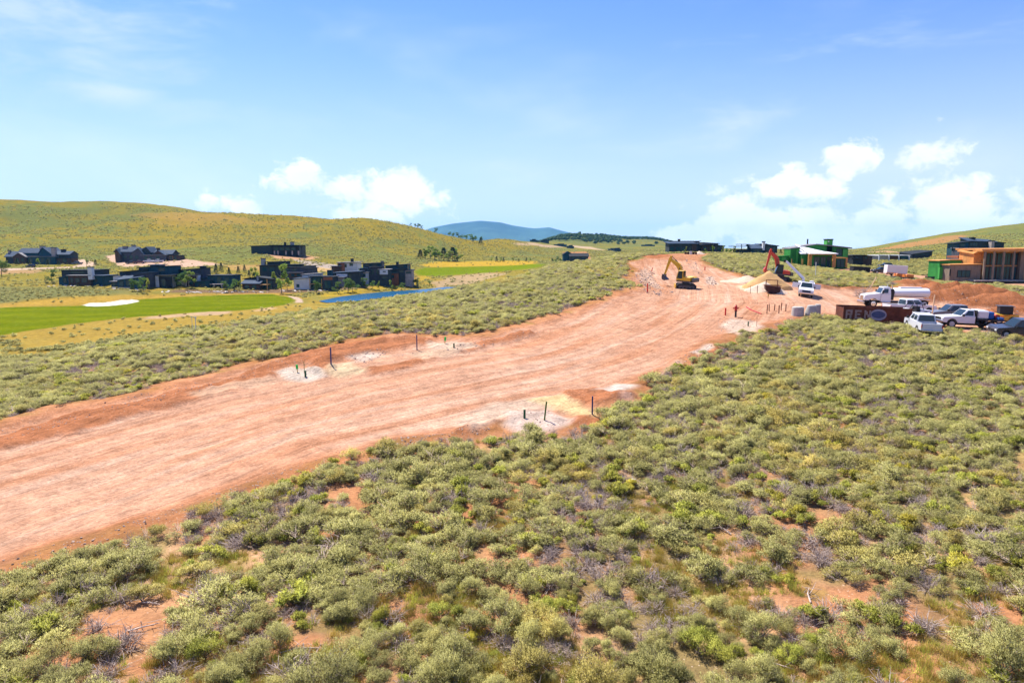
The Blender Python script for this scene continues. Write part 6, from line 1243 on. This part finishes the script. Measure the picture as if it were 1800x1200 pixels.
# ------------------------------------------------------------------ stakes, posts, hydrant
GST = M_('dark_green_pipe', .012, .085, .03, .5); GLO = M_('bright_green_ribbon', .02, .55, .08, .6); GOL = M_('olive_green_pipe', .06, .13, .02, .5); BST = M_('blue_pipe', .02, .035, .14, .5); RST = M_('red_stake_paint', .6, .03, .02, .6); RSD = M_('red_pipe', .42, .012, .015, .5); WST = M_('white_pole_paint', .7, .68, .62, .6); YST = M_('yellow_lath', .6, .42, .12, .8); BRN = M_('brown_post', .16, .06, .035, .8)
def stake(name, label, u, v, hpx, m_, r_=.05, lean=0, cat='stake', group=None, wid=1, flag=None, d=None, back=0):
    if d is None: x, y = G(u, v); z = float(look(ZT, np.array([x]), np.array([y]))[0])
    else: x, y, z = at(u, d)
    L = hpx*y/F; o = MB().box(-r_, r_, -r_*wid, r_*wid, -.25, L).build(name, m_, None, label, cat, group); o.location = (x, y, z); o.rotation_euler = (R(back), R(lean), random.random()*.5-.25)
    if flag: MB().box(-r_-.04, r_+.06, -r_-.02, r_+.02, L*.45, L+.02).build('ribbon', flag, o)
    return o
stake('blue_post', 'dark blue pipe post beside the tan spill, nearest the camera', 1041, 728, 33, BST, .045); stake('blue_post', 'blue pipe post with pale ribbon above the sand spill left of the road', 582, 640, 30, BST, .045, flag=None); stake('blue_post', 'blue pipe post before the white patch on the far side of the road', 733, 615, 27, BST, .045)
stake('green_post', 'short thick dark green pipe stub on the white gravel', 922, 735, 16, GST, .06); stake('green_post', 'tall leaning olive green post on the white gravel', 957, 738, 34, GOL, .045, 6); stake('green_post', 'short dark green stub on the white gravel patch left of the road', 537, 662, 11, GST, .06); stake('thin_lath', 'thin bare lath standing behind the short dark green stub', 535, 654, 20, GOL, .018)
stake('flagged_stake', 'stake wrapped in bright green ribbon on the white gravel', 523, 654, 13, YST, .03, -5, flag=GLO); stake('flagged_stake', 'stake with bright green ribbon at the pale patch beyond the road', 782, 604, 12, YST, .03, 4, flag=GLO); stake('green_post', 'small dark green stub at the pale patch beyond the road', 798, 611, 8, GST, .06); stake('green_post', 'small green stub on the stony patch near the hydrant', 1315, 573, 8, GST, .06); stake('thin_lath', 'thin lath right of the small stub near the hydrant', 1330, 574, 17, BRN, .018)
stake('red_stake', 'red stake left of the hydrant', 1275, 554, 13, RST, .07); stake('red_stake', 'red stake on dark soil left of the yellow excavator', 1138, 514, 16, RST, .07); stake('red_stake', 'small red leaning stake on the rubble beyond the yellow excavator', 1145, 477, 7, RST, .07, 20); stake('red_stake', 'small red stake at the tip of the upper sagebrush', 1239, 475, 6, RST, .08)
stake('leaning_lath', 'yellow leaning lath in the scrub left of the road crest', 1074, 484, 27, YST, .05, 38); stake('white_pole', 'thin white pole in the scrub before the green house', 1433, 488, 27, WST, .045); stake('tall_lath', 'tall orange lath behind the silver pickup', 1637, 562, 46, WOODP, .05, 3, d=78)
stake('leaning_lath', 'pale lath leaning out of the brush heap behind the tanker', 1527, 511, 27, WOODP, .05, 26)
for u, lb in ((1311, 'leftmost thin stake before the sand pile'), (1319, 'taller thin stake before the sand pile'), (1331, 'thin stake at the right of the sand pile stakes')): stake('thin_stake', lb, u, 516 if u > 1311 else 506, 14 if u > 1311 else 8, BRN, .03)
stake('flagged_stake', 'short stake with yellow flag before the steel skip', 1350, 525, 8, BRN, .03, flag=YST)
for i, (u, v, h_) in enumerate([(1348, 551, 16), (1352, 547, 13), (1361, 546, 12), (1369, 551, 15), (1373, 546, 14), (1381, 547, 13)]): stake('brown_stake', 'brown survey stake in the cluster behind the scrub', u, v, h_, BRN, .045, [2, -2, 3, 0, 2, 1][i], group='brown survey stakes behind the scrub')
for u, lb, ln in ((339, 'left pole of the slender white pair in the scrub above the fairway', -1), (344, 'right pole of the slender white pair in the scrub above the fairway', 3)):
    o = stake('white_pole', lb, u, 585, 29, WST, .035, ln); L = 29*o.location.y/F; MB().box(-.28, .16, -.03, .03, L-.12, L-.04).build('crossbar', WST, o)
stake('wood_sign_post', 'leaning grey marker post at the ridge of the roadside scrub', 851, 505, 14, WST, .02)
x, y = G(1293, 557); z = float(look(ZT, np.array([x]), np.array([y]))[0]); o = empty('fire_hydrant', (x, y, z), 0, 'red hydrant on a tall black riser pipe at the roadside', 'hydrant')
MB().lathe([(-.1, .11), (.65, .11), (.66, .17), (.7, .17)], (0, 0, 0), 'z', 14).build('riser_pipe', BLK, o, smooth=True); MB().lathe([(.71, .17), (.75, .17), (.76, .13), (1.15, .13), (1.16, .17), (1.22, .17), (1.3, .1), (1.36, .05), (1.42, .05)], (0, 0, 0), 'z', 14).build('barrel', RSD, o, smooth=True)
MB().tube((-.32, 0, 1.0), (.32, 0, 1.0), .075).build('side_outlet', RSD, o); MB().tube((0, -.28, .95), (0, -.1, .95), .09).build('front_outlet', RSD, o); MB().tube((.3, 0, 1.0), (.62, 0, .95), .02).build('marker_rod', RSD, o)
pts = [G(u, v) for u, v in [(1312, 540), (1320, 545), (1330, 549), (1338, 552)]]; hs = MB()
for i in range(3):
    a, b_ = pts[i], pts[i+1]; hs.tube((a[0], a[1], float(H(*a))+.04), (b_[0], b_[1], float(H(*b_))+.04), .07, n_=8)
hs.build('red_pipe', RSD, None, 'red plastic pipe lying on the dirt right of the hydrant', 'pipe')
# barrier at the road end
x, y, z = at(1213, 195); o = empty('road_barrier', (x, y, z), .1, 'low brown and white barrier with rubble at the road end', 'barrier')
for i in range(5): MB().box(-1.6+i*.75, -1.0+i*.75, -.15, .15, 0, .7+.25*(i == 2)).build('block', [RUSTD, RUSTD, WST, RUSTD, BRN][i], o)
# ------------------------------------------------------------------ rocks, brush
ROCK = plain('broken_rock', (.42, .30, .24), .95, .35, 2.5, bump=.4); ROCKD = plain('dark_rock', (.20, .13, .10), .95, .35, 2.5)
def rock_mesh(seed, m_=None):
    rs_ = np.random.RandomState(seed); bm = bmesh.new(); bmesh.ops.create_icosphere(bm, subdivisions=1, radius=.5)
    for v_ in bm.verts: v_.co = Vector((v_.co.x*1.2, v_.co.y*.9, v_.co.z*.6))*(.7+.6*rs_.rand())
    me = bpy.data.meshes.new('rock'); bm.to_mesh(me); bm.free(); me.materials.append(m_ or ROCK); return me
RK = [rock_mesh(i) for i in range(4)]+[rock_mesh(9, ROCKD)]
C_ROCK = coll('rocks', RK); px_ = []; py_ = []; psz = []
for poly_, n_, s0, s1 in [([(1115, 480), (1132, 470), (1150, 480), (1160, 505), (1190, 512), (1160, 520), (1130, 512)], 230, .15, .5), ([(1238, 488), (1252, 486), (1262, 500), (1245, 502)], 60, .2, .55), ([(1200, 455), (1230, 460), (1240, 485), (1220, 480)], 70, .15, .45), ([(1262, 552), (1300, 560), (1345, 560), (1300, 590), (1262, 580)], 160, .06, .22),
                         ([(600, 626), (660, 612), (690, 616), (640, 640)], 120, .06, .22), ([(700, 625), (800, 605), (950, 580), (960, 590), (830, 622)], 170, .05, .22), ([(880, 722), (960, 718), (1005, 738), (975, 760), (885, 750)], 220, .03, .13), ([(640, 790), (700, 768), (860, 752), (860, 764), (720, 780)], 220, .04, .16), ([(1150, 670), (1190, 632), (1250, 603), (1256, 612), (1180, 660)], 200, .05, .22),
                         ([(0, 985), (180, 938), (400, 855), (620, 785), (620, 800), (400, 872), (180, 955), (0, 1005)], 420, .03, .13), ([(0, 750), (200, 700), (330, 675), (450, 642), (450, 660), (330, 695), (200, 722), (0, 775)], 420, .04, .16), ([(1610, 505), (1700, 520), (1795, 545), (1795, 560), (1700, 548), (1620, 530)], 260, .08, .3), ([(450, 640), (560, 620), (570, 640), (480, 665)], 160, .04, .14),
                         ([(1040, 700), (1150, 680), (1140, 760), (1020, 745)], 120, .04, .14), ([(0, 780), (600, 640), (1100, 540), (1200, 580), (900, 720), (400, 850), (0, 970)], 500, .015, .07), ([(500, 1000), (1500, 900), (1700, 1190), (300, 1190)], 600, .02, .09)]:
    P_ = poly(poly_); lo, hi = P_.min(0), P_.max(0); xx = rs.uniform(lo[0], hi[0], n_*6); yy = rs.uniform(lo[1], hi[1], n_*6); k = np.where(sdf(P_, xx, yy, 1) < 0)[0][:n_]; px_.append(xx[k]); py_.append(yy[k]); psz.append(s0+(s1-s0)*rs.rand(len(k))**2.5)
x, y, s5 = np.concatenate(px_), np.concatenate(py_), np.concatenate(psz); z = look(ZT, x, y); n5 = len(x); rot = rs.rand(n5, 3)*np.array([.5, .5, 6.28])
big = np.argsort(-s5*F/np.maximum(y, 1))[:60]; sm = np.ones(n5, bool); sm[big] = False
o = scatter('rubble', np.stack([x, y, z], 1)[sm], np.repeat(s5[sm][:, None], 3, 1), rot[sm], rs.randint(0, 5, sm.sum()), C_ROCK); o['label'] = 'scattered stones and broken rock along the dirt road edges'; o['category'] = 'rubble'
for i in big:
    o = link('rock', RK[int(i) % 5], None, 'broken pinkish rock lying along the graded dirt', 'rock', 'rocks lying along the dirt road'); o.location = (x[i], y[i], z[i]+.02); o.rotation_euler = tuple(rot[i]); o.scale = (s5[i],)*3
GR = rock_mesh(71, M_('pale_boulder', .55, .50, .46)); C_GR = coll('garden_rocks', [GR]); gxx = []; gyy = []
for u, v in [(205, 508), (240, 510), (290, 512), (330, 513), (352, 513), (385, 513), (400, 512), (430, 513), (455, 514), (470, 513), (505, 511), (530, 511), (560, 510), (600, 503), (640, 497), (665, 496), (690, 491), (705, 488), (100, 503), (120, 503), (165, 503)]:
    x, y = G(u, v)
    for k in range(5): gxx.append(x+random.uniform(-3, 3)); gyy.append(y+random.uniform(-2, 2))
x = np.array(gxx); y = np.array(gyy); z = look(ZT, x, y); n6 = len(x)
o = scatter('garden_boulders', np.stack([x, y, z], 1), rs.uniform(.4, 1.3, (n6, 1))*np.array([[1.4, 1, .8]]), rs.rand(n6, 3)*np.array([.3, .3, 6]), np.zeros(n6, int), C_GR); o['label'] = 'pale boulders in the planting beds before the villas'; o['category'] = 'boulders'
# brush heap and dead logs
x, y, z = at(1518, 106); o = link('brush_heap', protoD[0], None, 'heap of grey cut branches behind the hood of the tanker truck', 'brush heap'); o.location = (x, y, z); o.scale = (3.4, 2.4, 3.2)
def log(label, u, v, L, a, r_=.035):
    x, y = G(u, v); z = float(look(ZT, np.array([x]), np.array([y]))[0]); rr = np.random.RandomState(int(u)); e = Vector((math.cos(R(a))*L, math.sin(R(a))*L, .12)); P_ = [([(0, 0, .03), tuple(e*.5+Vector((rr.normal()*.06, rr.normal()*.06, .08))), tuple(e)], r_, r_*.4)]
    for k in range(4): b_ = e*(.3+.15*k); P_.append(([tuple(b_), tuple(b_+Vector((rr.normal()*.12, rr.normal()*.12, .1))), tuple(b_+Vector((rr.normal()*.3, rr.normal()*.3, .2)))], r_*.5, r_*.15))
    tv, tf = twigs(P_); o = link('dead_branch', tri_mesh('dead_branch', tv, None, DEAD, tf), None, label, 'branch'); o.location = (x, y, z)
for lb, u, v, L, a in (('pale dead branch lying on bare soil by the dark hollow', 560, 1140, 1.1, 200), ('bleached branch lying low at the bottom left of the slope', 225, 1110, .9, 20), ('pale forked branch on the red soil at the right of the slope', 1425, 1060, .9, 70), ('long grey branch near the bottom right', 1335, 1165, .9, -30), ('weathered branch leaning in the middle of the scrub', 1285, 940, .8, 120), ('curved pale branch among bushes at the right', 1770, 985, .8, 100), ('pale branch on the trail at the left', 250, 1060, .8, -20), ('forked dead branch on the soil at bottom centre', 700, 1120, 1.0, 150)): log(lb, u, v, L, a)
x, y = G(1113, 846); o = link('white_stone', RK[1], None, 'bright white stone among the bushes below the gravel patches', 'stone'); o.location = (x, y, float(look(ZT, np.array([x]), np.array([y]))[0])+.1); o.scale = (.22,)*3; 
WM = M_('white_stone', .75, .72, .70); o2 = rock_mesh(33, WM); o.data = o2
